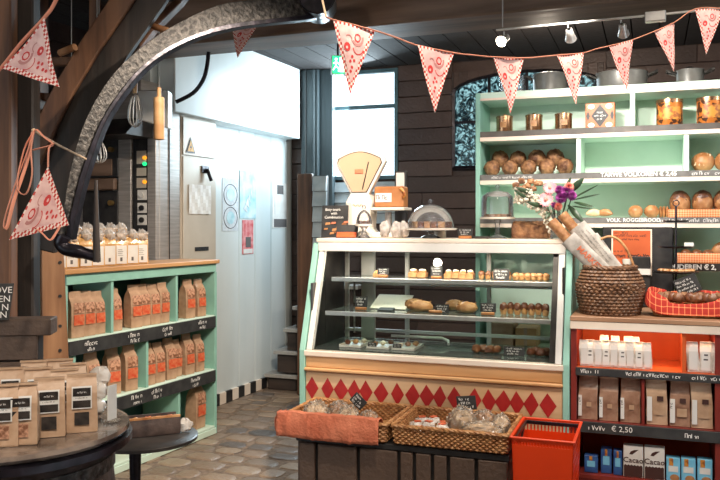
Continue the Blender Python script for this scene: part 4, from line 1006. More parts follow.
# small footed glass of cookies before the scale
def cakestand(px, b, r, zp, hd, lb, contents, name='cake_stand', kn=.02, foot=.04, ped=True, dome_sy=1, shape='round'):
    t = thing(name, lb, 'cake stand', K.w(K.a(px, b), b, ZC+.001), K.r)
    MB().lathe([(foot,0),(foot*.9,.006),(.014,.02),(.011,zp*.6),(.02,zp-.012),(r*.6,zp-.008)], 20).build('pedestal', M['domeglass'], t, smooth=True)
    MB().lathe([(r*.6,zp-.0075),(r*1.02,zp-.006),(r*1.05,zp+.004),(r*1.0,zp)], 32).build('plate', M['porcelain'], t, smooth=True)
    if shape == 'round': prof = [(r*.93*cos(a_), zp+.003+hd*sin(a_)) for a_ in [pi/2*i/12 for i in range(12)]]+[(.012, zp+hd+.002)]
    else: prof = [(r*.95, zp+.003), (r*.95, zp+hd*.6), (r*.9, zp+hd*.8), (r*.62, zp+hd*.94), (.012, zp+hd)]
    MB().lathe(prof, 28, cap=False).build('dome', M['domeglass'], t, smooth=True)
    MB().lathe([(.006,zp+hd),(.006,zp+hd+kn*.4),(kn*.55,zp+hd+kn*.8),(kn*.5,zp+hd+kn*1.2),(.004,zp+hd+kn*1.5)], 14).build('knob', M['domeglass'], t, smooth=True)
    return t, zp
zp = K.z(430, 229, .36)-ZC; hd = K.z(430, 205, .36)-ZC-zp
r_ = (K.a(455, .36)-K.a(405.5, .36))/2
t, zp = cakestand(430.5, .36, r_, zp, hd, 'glass domed cake stand with brown cake slices on the display case', None, foot=.055)
cen = t.location.copy()
for k in range(7):
    xo = r_*(-.78+.26*k); mb = MB(); mb.box(-.0155,.0155,-.02,.02,0,.034); o = mb.build('cake_slice', M[('crustdark','cake','choc','crustlight')[k % 4]], bevel=.003)
    o.location = cen+K.u*xo-K.v*(r_*.5*(1-(xo/r_)**2)-.01)+Vector((0,0,zp+.0045)); o.rotation_euler = (0,0,K.r); tag(o, f'cake slice under the big round dome, {ORD[k]} from the scale side', 'cake', 'cake slices under the big dome')
r2 = (K.a(514, .40)-K.a(480.5, .40))/2; zp2 = K.z(497, 218, .40)-ZC; hd2 = K.z(497, 191, .40)-ZC-zp2
t, zp2 = cakestand(497.5, .40, r2, zp2, hd2, 'tall bell-shaped glass cookie stand before the mint hutch', None, shape='bell', kn=.022, foot=.05)
cen = t.location.copy()
for k in range(6):
    an = R(190+32*k); o = MB().lathe([(.015,0),(.018,.004),(.015,.014)], 12).build('cookie', M['crustlight'], smooth=True)
    o.location = cen+Vector((r2*.62*cos(an+K.r), r2*.62*sin(an+K.r), zp2+.0045)); tag(o, f'round cookie under the bell glass, {ORD[k]} from the scale side', 'cookie', 'cookies under the bell glass')
r3 = .045; t, zp3 = cakestand(364, .235, r3, .07, .075, 'small glass dome of cookies standing before the scale', None, foot=.035)
cen = t.location.copy()
for k in range(5):
    an = R(72*k-90); o = MB().blob((0,0,.009), .012, .012, .009, 10, 6, .2, 4, k).build('cookie', M['crustdark'], smooth=True)
    o.location = cen+Vector((.024*cos(an), .024*sin(an), zp3+.0045)); tag(o, f'tiny dark cookie under the little dome, {ORD[k]} counted round it', 'cookie', 'cookies under the little dome')
for k, (px, b) in enumerate(((385, .26), (396, .25), (404, .29))):
    mb = MB(); mb.blob((0,0,.045), .028, .024, .045, 14, 9, .35, 4, k+2, .9); o = mb.build('cellophane_bag', M['crumple'], smooth=True); o.location = K3(px, b)
    tag(o, f'clear bag of sweets under the scale plate, {ORD[k]} from the scale body', 'plastic bag', 'bags below the scale plate'); MB().blob((0,0,.025), .02, .016, .02, 10, 6, .3, 5, k).build('sweets', M['crustlight' if k else 'choc'], o, smooth=True)
# chalkboard sign with bread pictures, brochure
def board(px0, px1, py, b, rz, lb, seed, lines):
    x0, x1 = K.a(px0, b), K.a(px1, b); w_ = x1-x0; h_ = K.z((px0+px1)/2, py, b)-ZC
    t = thing('counter_sign', lb, 'sign', K.w((x0+x1)/2, b, ZC+.001), K.r+rz)
    c = MB().hexa([(-w_/2,0,0),(w_/2,0,0),(w_/2,.006,0),(-w_/2,.006,0),(-w_/2,.02,h_),(w_/2,.02,h_),(w_/2,.026,h_),(-w_/2,.026,h_)]).build('board', M['slate'], t)
    return t, w_, h_
t, w_, h_ = board(321, 347, 205.5, .30, 0, 'black counter sign with white words above bread pictures', 1, 3)
tl = math.atan2(.02, h_)
for k, (s_, x, z) in enumerate((('Easy tours', -.012, .87), ('with', -.004, .75), ('Combination', -.004, .63))):
    textmesh(('Koud zetten', 'en', 'Lekker eten')[k] if False else s_, .021, 'lettering', M['chalk'], t, (x, -.002+.02*z, h_*z), rx=pi/2-tl)
mb = MB(); rr = random.Random(2)
for k in range(13):
    x, z = rr.uniform(-w_*.42, w_*.36), rr.uniform(.04, .46)*h_; a_ = rr.uniform(.012, .022)
    mb.prism([(x, -.0022+.02*z/h_-.0002*k, z), (x+a_*1.6, -.0022+.02*z/h_-.0002*k, z+.004), (x+a_*1.5, -.0022+.02*(z+a_)/h_-.0002*k, z+a_*.8), (x+.003, -.0022+.02*(z+a_)/h_-.0002*k, z+a_*.7)], (0,.0001,0), k % 3)
mb.build('bread_picture', [M['crustdark'], M['crustlight'], M['clothor']], t)
t, w_, h_ = board(336, 357, 225, .235, .1, 'low dark brochure with orange bread picture before the counter sign', 2, 1)
MB().hexa([(-w_*.45,-.002,.004),(w_*.45,-.002,.004),(w_*.45,0,.004),(-w_*.45,0,.004),(-w_*.45,.006,h_*.45),(w_*.45,.006,h_*.45),(w_*.45,.008,h_*.45),(-w_*.45,.008,h_*.45)]).build('bread_picture', M['caborange'], t)
c = card(465, .24, ZC, None, 'black price card on brown block between the two glass domes', seed=31, w=.075, h=.036)
o = MB().lathe([(.03,0),(.033,.004),(.033,.04),(.03,.045)], 16).build('ramekin', M['porcelain'], smooth=True); o.location = K3(440, .46); tag(o, 'small cream pot behind the big domed cake stand', 'pot')
o = MB().box(-.05,.05,-.03,.03,0,.012).build('tray', M['darksteel'], bevel=.003); at(K, K.a(480, .3), .3, ZC+.001, o); tag(o, 'small black tray beside the bell glass foot', 'tray')
# dark loaf and bouquet
t = MB(); t.loft([[(x, y*s_, z_*s_+.002) for y, z_ in ((-.045,0),(-.05,.03),(-.046,.07),(-.02,.088),(.02,.088),(.046,.07),(.05,.03),(.045,0))] for x, s_ in [(-.095,.8),(-.088,.97)]+[(-.075+.0107*k, 1-.035*(k % 2)) for k in range(15)]+[(.09,.97),(.097,.8)]]); o = t.build('bread_loaf', M['crust'], smooth=True); o.location = K3(531, .44); o.rotation_euler = (0,0,K.r); tag(o, 'large dark scored loaf standing under the flower bouquet', 'bread')
for k in range(5): pass
t = thing('bouquet', 'bouquet of pink daisies and purple flowers with dark leaves in a glass vase', 'flowers', K3(557, .30), K.r)
MB().lathe([(.03,0),(.034,.01),(.026,.08),(.036,.13)], 20, cap=False).build('vase', M['domeglass'], t, smooth=True)
def loc3(px, py, b=.27): q = K.w(K.a(px, b), b, K.z(px, py, b)) - t.location; return Matrix.Rotation(-K.r, 3, 'Z') @ q
base = Vector((0, 0, .03)); mb = MB(); rr = random.Random(8)
heads = [(550,187.5,'pink',.036),(546,199.5,'pink',.040),(558,206.5,'coral',.024),(569,187,'coral',.025),(567,192,'purple',.036),(561,198,'purple',.03),(572,196,'purple',.026),(559,190,'purple',.024),(554,205,'purple',.016)]
for px, py, m_, r_ in heads: q = loc3(px, py); mb.tube([base, base*.3+q*.7+Vector((0,0,-.02)), q], .003, 5)
mb.build('stem', M['leaf'], t)
for k, (px, py, m_, r_) in enumerate(heads):
    q = loc3(px, py, .25); f = MB(); d = Vector((0, -1, .15)).normalized(); xx = Vector((1,0,0)); zz = d.cross(xx)
    n = 16 if m_ == 'pink' else 22
    for layer in range(2 if m_ == 'pink' else 4):
        for j in range(n):
            an = 2*pi*j/n+layer*.2; dr = xx*cos(an)+zz*sin(an); sd = xx*-sin(an)+zz*cos(an); rr_ = r_*(1-.2*layer)
            up_ = d*(.004+.35*layer*r_) if m_ != 'pink' else d*(.002*layer+.004)
            f.add([q+dr*rr_*.2, q+dr*rr_*.65+sd*rr_*.16+up_*.5, q+dr*rr_+up_, q+dr*rr_*.65-sd*rr_*.16+up_*.5], [(0,1,2,3)])
    fo = f.build('blossom', M[m_], t, solid=.001)
    if m_ == 'pink': MB().blob(q+d*.006, .008, .006, .008, 10, 6, .3, 8, k).build('flower_heart', M['coral' if k else 'coral'], fo, smooth=True)
def leaf(q0, q1, w_, parent, name='leaf', m='leaf', n=8, bend=.01):
    f = MB(); d = (q1-q0); s_ = Vector((d.z, 0, -d.x)).normalized(); vs = []
    for i in range(n+1):
        u = i/n; p = q0+d*u+Vector((0,-1,0))*bend*sin(pi*u); ww = w_*sin(pi*min(1, u*.96+.04))**.7
        vs += [p-s_*ww, p+Vector((0,.003,0)), p+s_*ww]
    f.add(vs, [(3*i+j, 3*i+j+1, 3*i+j+4, 3*i+j+3) for i in range(n) for j in (0, 1)])
    return f.build(name, M[m], parent, solid=.001, smooth=True)
for (x0,y0,x1,y1,w_) in ((568,205,584,223,.014),(570,192,584,178,.016),(566,190,571,177,.008),(572,199,598,185,.004),(573,200,600,194,.004),(574,202,594,207,.008),(572,206,592,209,.004),(545,207,527,202,.012),(534,194,515,187,.011),(552,210,545,219,.01),(530,200,514,190,.008)):
    leaf(loc3(x0,y0,.29), loc3(x1,y1,.25), w_, t)
rr = random.Random(4); f = MB()
for k in range(420):
    u = rr.random(); px = 516+u*38+rr.uniform(-4,5); py = 193+u*33+rr.uniform(-7,9)-8*sin(u*pi)
    q = loc3(px, py, rr.uniform(.27,.33)); r_ = rr.uniform(.004,.009); f.blob(q, r_, r_, r_, 5, 4, 0)
fl = f.build('filler_flowers', M['babys'], t, smooth=True); fl['kind'] = 'stuff'
f = MB()
for k in range(9): 
    q = loc3(516+k*2.9, 185+4*sin(k*2.3), .3); f.blob(q, .019, .010, .014, 8, 6, .5, 6, k)
dl = f.build('dried_leaves', M['crust'], t, smooth=True); dl['kind'] = 'stuff'
# brown paper baguette sleeves leaning out of the newspaper basket are built with the basket
# ------------------------------------------------------------------ baskets before the case
BF = Frame(*(P(390, 424.6, 3.454).xy), -20); rim_z = 1.5-(424.6-HOR)*3.454/FOC; bot_z = rim_z-.084; BD = .385
def weave(t, w_, d_, h_, m, rows=8, flare=.0, step=.014, name='woven_side', th=.0065):
    """rectangular willow tray: undulating rods round upright stakes"""
    per = [( -w_/2, -d_/2), (w_/2, -d_/2), (w_/2, d_/2), (-w_/2, d_/2)]
    pts = []; rc = .02
    for i in range(4):
        (x0, y0), (x1, y1) = per[i], per[(i+1) % 4]; L_ = math.hypot(x1-x0, y1-y0); n = max(4, int(L_/step)); n += n % 2
        for k in range(n): u = k/n; pts.append((x0+(x1-x0)*u, y0+(y1-y0)*u, (y1-y0)/L_, -(x1-x0)/L_))
    mb = MB()
    for r in range(rows):
        z = th+(h_-2*th)*r/(rows-1); f = 1-flare*(1-z/h_)
        mb.tube([(x*f+nx*th*.75*(1 if (k+r) % 2 else -1), y*f+ny*th*.75*(1 if (k+r) % 2 else -1), z) for k, (x, y, nx, ny) in enumerate(pts)], (h_/rows)*.52, 5, closed=True)
    mb.build(name, M[m], t, smooth=True)
    mb = MB(); k2 = MB()
    for s_ in (0, 1, 2): 
        mb.tube([(x*1.01+nx*.006*sin(k*1.3+s_*2.1), y*1.01+ny*.006*sin(k*1.3+s_*2.1), h_+.004*cos(k*1.3+s_*2.1)) for k, (x, y, nx, ny) in enumerate(pts)], .0065, 5, closed=True)
    mb.build('braided_rim', M[m], t, smooth=True)
    MB().box(-w_/2*(1-flare)+.004, w_/2*(1-flare)-.004, -d_/2*(1-flare)+.004, d_/2*(1-flare)-.004, 0.001, .008).build('basket_bottom', M[m], t)
wb = .505
tR = thing('wicker_basket', 'rectangular golden wicker tray basket of packed buns beside the red shopping basket', 'basket', BF.w(wb/2+.005, BD/2, bot_z), BF.r, 'wicker trays before the case')
weave(tR, wb-.012, BD-.012, .08, 'wicker', flare=.03)
tL = thing('wicker_basket', 'rectangular wicker tray basket draped with terracotta cloth', 'basket', BF.w(-wb/2-.012, BD/2, bot_z), BF.r, 'wicker trays before the case')
weave(tL, wb-.014, BD-.012, .08, 'wicker', flare=.03)
# cloth hanging over the front and near corner
def cloth_fn(i, j):
    x = -wb/2-.012+(wb-.02)*i; 
    path = [(.055-BD/2, .05), (-BD/2+.03, .104), (-BD/2-.016, .104), (-BD/2-.026, .06), (-BD/2-.024, -.002)]
    u = j*4; k = min(int(u), 3); f = u-k; y, z = path[k][0]+(path[k+1][0]-path[k][0])*f, path[k][1]+(path[k+1][1]-path[k][1])*f
    wv = .006*noise.noise(Vector((x*18, j*2, 3)))+.004*noise.noise(Vector((x*50, j*3, 1)))
    return (x, y-abs(wv)*2-.003, z+wv*.8-.006*sin(i*3)*(j > .8))
MB().grid(cloth_fn, 50, 14).build('cloth_front', M['clothor'], None, smooth=True, solid=.002)
clo = bpy.data.objects['cloth_front']; clo.name = 'basket_cloth'; clo.location = tL.location; clo.rotation_euler = tL.rotation_euler
tag(clo, 'terracotta cloth hanging over the front of the wicker tray', 'cloth')
def side_fn(i, j):
    y = -BD/2-.015+.1*i; x = -wb/2-.012-.012*sin(j*3)-.004*noise.noise(Vector((y*30, j*3, 2))); z = .09-.085*j
    return (x-.004, y, z)
MB().grid(side_fn, 10, 8).build('side_fold', M['clothor'], clo, smooth=True, solid=.002)
# stand
st = thing('crate_stand', 'stand of weathered dark boards with black gaps carrying the wicker trays', 'stand', BF.w(-.455, .02, 0), BF.r)
SW = .965; zs = bot_z-.006
MB().box(0, SW, 0, BD-.03, zs-.026, zs).build('top_frame', M['black'], st, bevel=.003)
edges = [298,316,358,398.5,414,432,448,476,510]
for p, q in zip(edges, edges[1:]):
    x0 = BF.a(p, .02)+.455; x1 = BF.a(q, .02)+.455; o = MB().box(max(x0, 0)+.008, min(x1, SW)-.008, .0, .018, .02, zs-.03).build('front_board', M['boards'], st, bevel=.003)
MB().box(.02, SW-.02, .022, BD-.05, .0, zs-.03).build('inner_box', M['black'], st)
for s_ in (0, SW-.018): MB().box(s_, s_+.018, .022, BD-.04, .02, zs-.03).build('side_board', M['boards'], st, bevel=.003)
# bread in clear bags
def bagged(base_t, x, y, rx, ry, rz_, lb, m='crustlight', seed=0, g='bagged bread in the wicker trays', z=.01, rot=0):
    o = MB().blob((0,0,rz_*.9), rx, ry, rz_, 20, 12, .3, 4.5, seed, .9).build('bread_roll', M[m], smooth=True)
    k = MB().blob((0,0,rz_*1.0), rx*1.15, ry*1.15, rz_*1.2, 36, 20, .3, 6, seed+5, .85).build('clear_wrap', M['clearbag'], o, smooth=True)
    o.location = base_t.matrix_basis @ Vector((x, y, z)); o.rotation_euler = (0,0,BF.r+rot); tag(o, lb, 'bread', g)
for args in ((tL, -.155, -.02, .06, .06, .05, 'clear bag of pale buns nearest the mint end cheek', 'dough', 1), (tL, -.06, .03, .055, .055, .048, 'second clear bag of buns in the cloth-draped tray', 'crustlight', 2),
             (tL, .01, -.03, .05, .05, .046, 'clear bag of buns behind the cloth and chalk card', 'dough', 3), (tL, .09, .02, .045, .05, .034, 'low bagged bread in the middle of the cloth tray', 'crustlight', 4),
             (tR, .01, .02, .06, .055, .058, 'clear bag of buns under the chalk card of the right tray', 'dough', 5), (tR, .095, .09, .055, .045, .048, 'clear bag of brown buns behind the front loaf', 'crustlight', 6),
             (tR, .115, -.06, .085, .04, .042, 'long pale loaf in clear wrap at the front of the tray', 'dough', 7), (tR, .178, .055, .04, .06, .045, 'clear bag of buns at the shopping basket side', 'dough', 8)): bagged(*args)
for k, (x, y) in enumerate(((-.19,.09),(-.13,.06),(-.08,.03),(-.13,-.03),(-.19,.0),(-.06,-.06),(-.15,-.1),(-.055,.11))):
    o = MB().blob((0,0,.014), .034, .026, .014, 14, 8, .35, 5, k, .9).build('wrapped_snack', M['whitefilm'], smooth=True); o.location = tR.matrix_basis @ Vector((x, y, .028+.012*(k % 2))); o.scale = (1.15,1.15,1.3)
    MB().box(-.018,.014,-.012,.012,.0265,.03).build('label', M['labelred'], o); o.rotation_euler = (0, 0, k*.8); tag(o, f'small white and red wrapped snack in the wicker tray, {ORD[k]} from its back corner', 'snack', 'wrapped snacks')
def bigcard(t_, x, y, z, w_, h_, rz, lb, lines, roll=0):
    c = thing('chalk_card', lb, 'price card', t_.matrix_basis @ Vector((x, y, z)), BF.r+rz)
    q = MB(); q.M = Matrix.Rotation(roll, 4, 'Y'); q.box(-w_/2, w_/2, -.002, .002, 0, h_); b_ = q.build('card', M['slate'], c)
    MB().box(-.003,.003,.003,.006,-.09+.0,.01).build('stick', M['twine'], c)
    s_ = MB(); s_.M = Matrix.Rotation(roll, 4, 'Y')
    for k in range(3): scrawl(s_, -w_*.38, h_*(.7-.29*k), w_*(.5+.12*k), h_*.19, -.0025, 40+k+int(100*x))
    s_.build('lettering', M['chalk'], b_)
bigcard(tL, .012, .05, .098, .07, .052, .1, 'tilted black chalk card among the bagged buns in the cloth tray', None, .75)
bigcard(tR, .03, .04, .12, .088, .062, .0, 'black chalk price card standing in the right wicker tray', None, -.12)

# ------------------------------------------------------------------ red plastic shopping basket
SBk = Frame(*(P(511.5, 438, 3.25).xy), -20); zr = 1.5-(438-HOR)*3.25/FOC; wS = SBk.a(573.5); dS = .345; hS = .26
t = thing('shopping_basket', 'bright orange-red plastic shopping basket with slotted rim', 'shopping basket', SBk.w(wS/2, dS/2, zr-hS), SBk.r)
def slotted(mb, p0, p1, n, z0, z1, inset, horizontal_frame=.012, rows=1, ins=.03):
    """one wall from p0 to p1 with rows of upright slots"""
    p0, p1 = Vector(p0), Vector(p1); d = p1-p0; nrm = Vector((d.y, -d.x, 0)).normalized()*.004
    def pt(u, z): f = ins*(1-z/hS); q = p0+d*u; c = Vector((0,0,0)); return Vector((q.x*(1-f*2), q.y*(1-f*2), z))
    def slab(u0, u1, za, zb_): mb.hexa([pt(u0,za), pt(u1,za), pt(u1,za)-nrm, pt(u0,za)-nrm, pt(u0,zb_), pt(u1,zb_), pt(u1,zb_)-nrm, pt(u0,zb_)-nrm])
    hh = (z1-z0)/rows
    for r in range(rows):
        za, zb_ = z0+hh*r, z0+hh*(r+1); slab(0, 1, za, za+hh*.22); 
        for k in range(n+1): u = k/(n+.0); slab(max(0, u-.22/n), min(1, u+.22/n), za+hh*.22, zb_)
    return slab
x0, x1, y0, y1 = -wS/2, wS/2, -dS/2, dS/2
mb = MB(); sl = slotted(mb, (x0,y0,0), (x1,y0,0), 20, hS-.03, hS-.012, 0); sl(0,1,0,hS-.03); sl(0,1,hS-.0121,hS); mb.build('front_wall', M['plastic'], t)
mb = MB(); sl = slotted(mb, (x1,y1,0), (x0,y1,0), 16, hS-.055, hS-.014, 0); sl(0,1,0,hS-.055); sl(0,1,hS-.0141,hS); mb.build('back_wall', M['plastic'], t)
for a_, b_ in (((x1,y0,0),(x1,y1,0)), ((x0,y1,0),(x0,y0,0))):
    mb = MB(); sl = slotted(mb, a_, b_, 18, .03, hS-.012, 0, rows=6); sl(0,1,0,.03); sl(0,1,hS-.0121,hS); mb.build('side_wall', M['plastic'], t)
mb = MB()
for (ax_, ay_, bx_, by_) in ((x0-.008,y0-.008,x1+.008,y0+.004),(x0-.008,y1-.004,x1+.008,y1+.008),(x0-.008,y0+.0041,x0+.004,y1-.0041),(x1-.004,y0+.0041,x1+.008,y1-.0041)): mb.box(ax_, bx_, ay_, by_, hS+.0002, hS+.008)
mb.build('rim', M['plastic'], t, bevel=.002)
MB().box(x0*.93, x1*.93, y0*.93, y1*.93, 0, .004).build('bottom', M['plastic'], t)
mb = MB(); mb.tube([(x0+.012,y1*.4,hS-.012),(x0+.014,0,hS-.045),(x0+.012,y0*.6,hS-.012)], .005, 6)
mb.build('handle', M['irondark'], t, smooth=True)
MB().box(x0+.008, x1-.008, y1-.016, y1-.0095, hS-.018, hS-.001).build('handle', M['irondark'], t, bevel=.002); MB().box(x0+.008, x0+.016, y0+.02, y1-.02, hS-.016, hS-.001).build('handle_hinge', M['irondark'], t)
t2 = thing('basket_stand', 'low dark box holding up the red shopping basket', 'stand', SBk.w(wS/2, dS/2, 0), SBk.r)
MB().box(x0*.85, x1*.85, y0*.85, y1*.85, 0, zr-hS-.001).build('box', M['black'], t2)
# ------------------------------------------------------------------ right-hand counter unit (red inside)
RA = CW+.036; RW = 1.15; zC = 1.088; RD = .56
def ra(px, b=0): return K.a(px, b)-RA
def rzz(px, py, b=0): return K.z(px, py, b)
t = thing('counter_unit', 'red shelf unit with wooden counter top, coffee bags and cocoa boxes inside', 'counter', K.w(RA, 0), K.r)
MB().box(-.002, RW+.01, -.015, RD+.02, zC-.022, zC).build('counter_top', M['counter'], t, bevel=.003)
MB().box(-.002, RW+.01, -.012, .012, zC-.058, zC-.0225).build('white_edge', M['cream'], t, bevel=.002)
zs1, zs2, zs3 = rzz(577,366.5), rzz(583,420.5), rzz(583,474)
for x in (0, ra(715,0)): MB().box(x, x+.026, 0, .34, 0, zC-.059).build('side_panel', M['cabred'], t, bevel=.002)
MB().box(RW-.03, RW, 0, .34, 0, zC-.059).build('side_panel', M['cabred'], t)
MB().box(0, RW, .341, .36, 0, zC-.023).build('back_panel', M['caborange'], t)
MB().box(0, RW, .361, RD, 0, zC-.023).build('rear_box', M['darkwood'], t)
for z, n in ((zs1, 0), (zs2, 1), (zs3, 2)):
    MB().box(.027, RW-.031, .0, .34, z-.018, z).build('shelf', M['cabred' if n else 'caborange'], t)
for n, (z, hh) in enumerate(((zs1, .036), (zs2, .05))):
    MB().box(.022, RW-.02, -.012, -.001, z-hh, z-.002).build('price_strip', M['slate'], t, bevel=.001)
    s_ = MB()
    if n == 0:
        for k, (px, w_) in enumerate(((581,.085),(626,.1),(652,.11),(692,.14))): scrawl(s_, ra(px), z-.024, w_, .015, -.0125, 60+k)
        s_.build('lettering', M['chalk'], t)
    else:
        scrawl(s_, ra(589), z-.036, .075, .02, -.0125, 71); scrawl(s_, ra(685), z-.036, .07, .018, -.0125, 73); s_.build('lettering', M['chalk'], t)
        textmesh('€ 2,50', .034, 'lettering', M['chalk'], t, (ra(622), -.013, z-.024))
MB().box(ra(641.5), ra(644.5), .002, .34, zs2+.0005, zs1-.019).build('divider', M['cabred'], t)
MB().box(ra(682), ra(686), .002, .34, zs1+.0005, zC-.023).build('divider', M['caborange'], t)
MB().box(.0, RW, .004, .02, 0, zs3-.019).build('plinth', M['cabred'], t)
# lamp tube under the counter top lights the top bay
tb_ = MB().box(.05, RW-.05, .02, .04, zC-.036, zC-.024).build('lamp_tube', mat('warm_tube', (1,.8,.6), .4, emit=(1,.6,.3,2.5)), t)

def rput(o, px, b, z, rz=0): return at(K, K.a(px, b), b, z+.0012, o, rz)
WL = [(.1,.9,.1,.86,'labelwhite','label')]
def slim(seed):
    o = bag('sweet_packet', .045, .03, .118, M['whitefilm'], [(.14,.86,.08,.84,'labelwhite','label')], seed=seed, fold=.92)
    s_ = MB()
    for k in range(3): s_.box(-.010+.002*k, .008, -.0205, -.0197, .03+.018*k, .036+.018*k)
    s_.build('print', M['print'], o); return o
pr = [slim(21), slim(22)]; fr_ = set(pr); i = 0
for row, b, lst in (('front row', .04, (582,590,598,606.5,614,622,630.5,639,647)), ('back row', .11, (604,616,628,636))):
    for k, px in enumerate(lst):
        p = pr[i % 2]; i += 1
        if p in fr_: o = p; fr_.discard(p)
        else: o = dup(p)
        rput(o, px, b, zs1, -.05+.1*(k % 3)); tag(o, f'slim white packet in the orange bay, {ORD[k]} along its {row}', 'packet', 'white packets in the orange bay'); 
        if row == 'back row': o.scale = (1,1,1.12)
for k, px in enumerate((693,705.5,718,730)):
    o = dup(pr[k % 2]); rput(o, px, .04, zs1, .0); o.scale = (1.25,1.1,1.12); tag(o, f'larger white packet beyond the orange divider, {ORD[k]} from it', 'packet', 'white packets beyond the divider')
BL = [(.02,.26,.08,.6,'labelwhite','side_label'), (.5,.8,.52,.62,'cocoa','round_print'), (.36,.84,.22,.4,'kraft2','bean_print')]
bp = [bag('coffee_pouch', .083, .05, .2, M['kraftd'], [(.02,.2,.08,.55,'labelwhite','side_label'), (.45,.7,.3,.4,'kraft2','bean_print')], seed=31, crimp='kraft2', fold=.9),
      bag('coffee_pouch', .083, .05, .2, M['kraft2'], BL, seed=32, crimp='kraft2', fold=.9), bag('coffee_pouch', .083, .05, .2, M['kraftd'], BL, seed=33, crimp='kraftd', fold=.9)]
for p in bp:
    s_ = MB()
    s_.M = Matrix.Translation((-.035, -.0305, .02)) @ Matrix.Rotation(-pi/2, 4, 'Y'); scrawl(s_, .0, -.004, .085, .012, 0, int(p.name[-1]) if p.name[-1].isdigit() else 0)
    s_.build('print', M['print'], p)
used_ = set()
for k, (px, kind, s, lb) in enumerate(((588,0,1.0,'at the maroon side panel'),(608.5,0,.97,'second from the maroon side panel'),(630,0,1.0,'third, just before the thin red divider'),(657,1,1.04,'pale, first past the thin red divider'),(679.5,2,1.0,'darker, second past the red divider'),(701.5,1,1.03,'palest, third past the red divider'),(733,1,1.0,'fourth past the red divider'))):
    p = bp[kind]
    if kind in used_: o = dup(p)
    else: o = p; used_.add(kind)
    rput(o, px, .05, zs2, .02*(k % 3)); o.scale = (s, 1, s); tag(o, 'shiny brown coffee pouch on the middle shelf, ' + lb, 'coffee pouch', 'coffee pouches')
# bottom row boxes
def carton(px0, px1, y0, b, m, lb, g, deco=None, dp=.05, name='carton'):
    x0, x1 = K.a(px0, b), K.a(px1, b); w_ = x1-x0-.003; h_ = K.z((px0+px1)/2, y0, b)-zs3
    o = MB().box(-w_/2, w_/2, 0, dp, 0, h_).build(name, M[m], bevel=.002); at(K, (x0+x1)/2, b, zs3+.0012, o); tag(o, lb, 'box', g)
    if deco: deco(o, w_, h_)
    return o
def d_blue(o, w_, h_):
    q = MB(); q.box(-w_*.3, w_*.3, -.0015, -.0004, h_*.35, h_*.7); q.build('label', M['sky'], o)
    MB().box(-w_*.12, w_*.1, -.0016, -.0004, h_*.72, h_*.98).build('amber_band', M['gold'], o)
def d_cacao(o, w_, h_):
    MB().box(-w_*.47, w_*.47, -.0015, -.0004, h_*.02, h_*.38).build('brown_band', M['cocoa'], o)
    q = MB(); n = 12; q.prism([(-w_*.5+w_*k/n*.94+w_*.03, -.0016, h_*.38+(h_*.03 if k % 2 else 0)) for k in range(n+1)]+[(w_*.47,-.0016,h_*.36),(-w_*.47,-.0016,h_*.36)], (0,.0005,0)); q.build('scalloped_edge', M['cocoa'], o)
    textmesh('Cacao', h_*.24, 'lettering', M['cocoa'], o, (0, -.0012, h_*.55), bold=.0004)
    f = MB(); f.prism([(-w_*.2,-.0012,h_*.74),(-w_*.05,-.0012,h_*.73),(w_*.12,-.0012,h_*.82),(w_*.28,-.0012,h_*.9),(w_*.05,-.0012,h_*.88),(-w_*.12,-.0012,h_*.83)], (0,.0005,0)); f.build('leaf_print', M['cocoa'], o)
def d_sky(o, w_, h_):
    MB().box(-w_*.3, w_*.0, -.0015, -.0004, h_*.68, h_*.99).build('amber_band', M['gold'], o)
    MB().box(-w_*.35, w_*.35, -.0017, -.0004, h_*.42, h_*.66).build('label', M['paperwhite'], o)
    q = MB(); q.prism([(w_*.1+w_*.34*cos(a_), -.0012, h_*.17+h_*.15*sin(a_)) for a_ in [2*pi*k/14 for k in range(14)]], (0,.0005,0)); q.build('biscuit_print', M['crustlight'], o)
zbk = .03
carton(584, 598, 456, zbk, 'blue', 'short blue carton at the maroon side panel, bottom shelf', 'blue cartons', d_blue)
carton(600.5, 612, 449, zbk+.01, 'blue', 'taller navy carton, second along the bottom shelf', 'blue cartons', d_blue)
carton(613, 622.5, 451, zbk, 'blue', 'narrow blue carton touching the cocoa boxes', 'blue cartons', d_blue)
carton(623, 643.5, 446.5, .02, 'paperwhite', 'white and brown cocoa box nearer the blue cartons', 'cocoa boxes', d_cacao, name='cocoa_box')
carton(644, 665, 448, .02, 'paperwhite', 'white and brown cocoa box beside the light blue cartons', 'cocoa boxes', d_cacao, name='cocoa_box')
for k, (p0_, p1_) in enumerate(((666,680.5),(681,696),(697,713))): carton(p0_, p1_, 458.5+.8*k, .02, 'sky', f'light blue carton with biscuit picture, {ORD[k]} from the cocoa boxes', 'light blue cartons', d_sky)

# ------------------------------------------------------------------ mint hutch
HB = .6; HD = .3; H0 = K.a(475.5, HB); HW = 2.0
hz = lambda px, py: K.z(px, py, HB)
ha = lambda px, b=HB: K.a(px, b)-H0
zt0, zt1 = hz(480, 101), hz(480, 93)
hs1, hs2, hs3, hs4 = hz(480,132.5), hz(480,175.5), hz(600,218), hz(690,263.5)
t = thing('hutch', 'tall mint green open hutch full of bread and tins behind the counter', 'shelves', K.w(H0, HB), K.r)
MB().box(0, .026, 0, HD, 0, zt1).build('side_panel', M['mint'], t, bevel=.002)
MB().box(HW-.026, HW, 0, HD, 0, zt1).build('side_panel', M['mint'], t)
MB().box(.027, HW-.027, HD-.018, HD, 0, zt1).build('back_panel', M['mintpale'], t)
MB().box(.027, HW-.027, 0, HD-.019, zt0, zt1).build('top_board', M['mintpale'], t, bevel=.002)
MB().box(.027, HW-.027, -.004, -.0005, zt0, zt0+.012).build('edge_strip', M['pinkedge'], t)
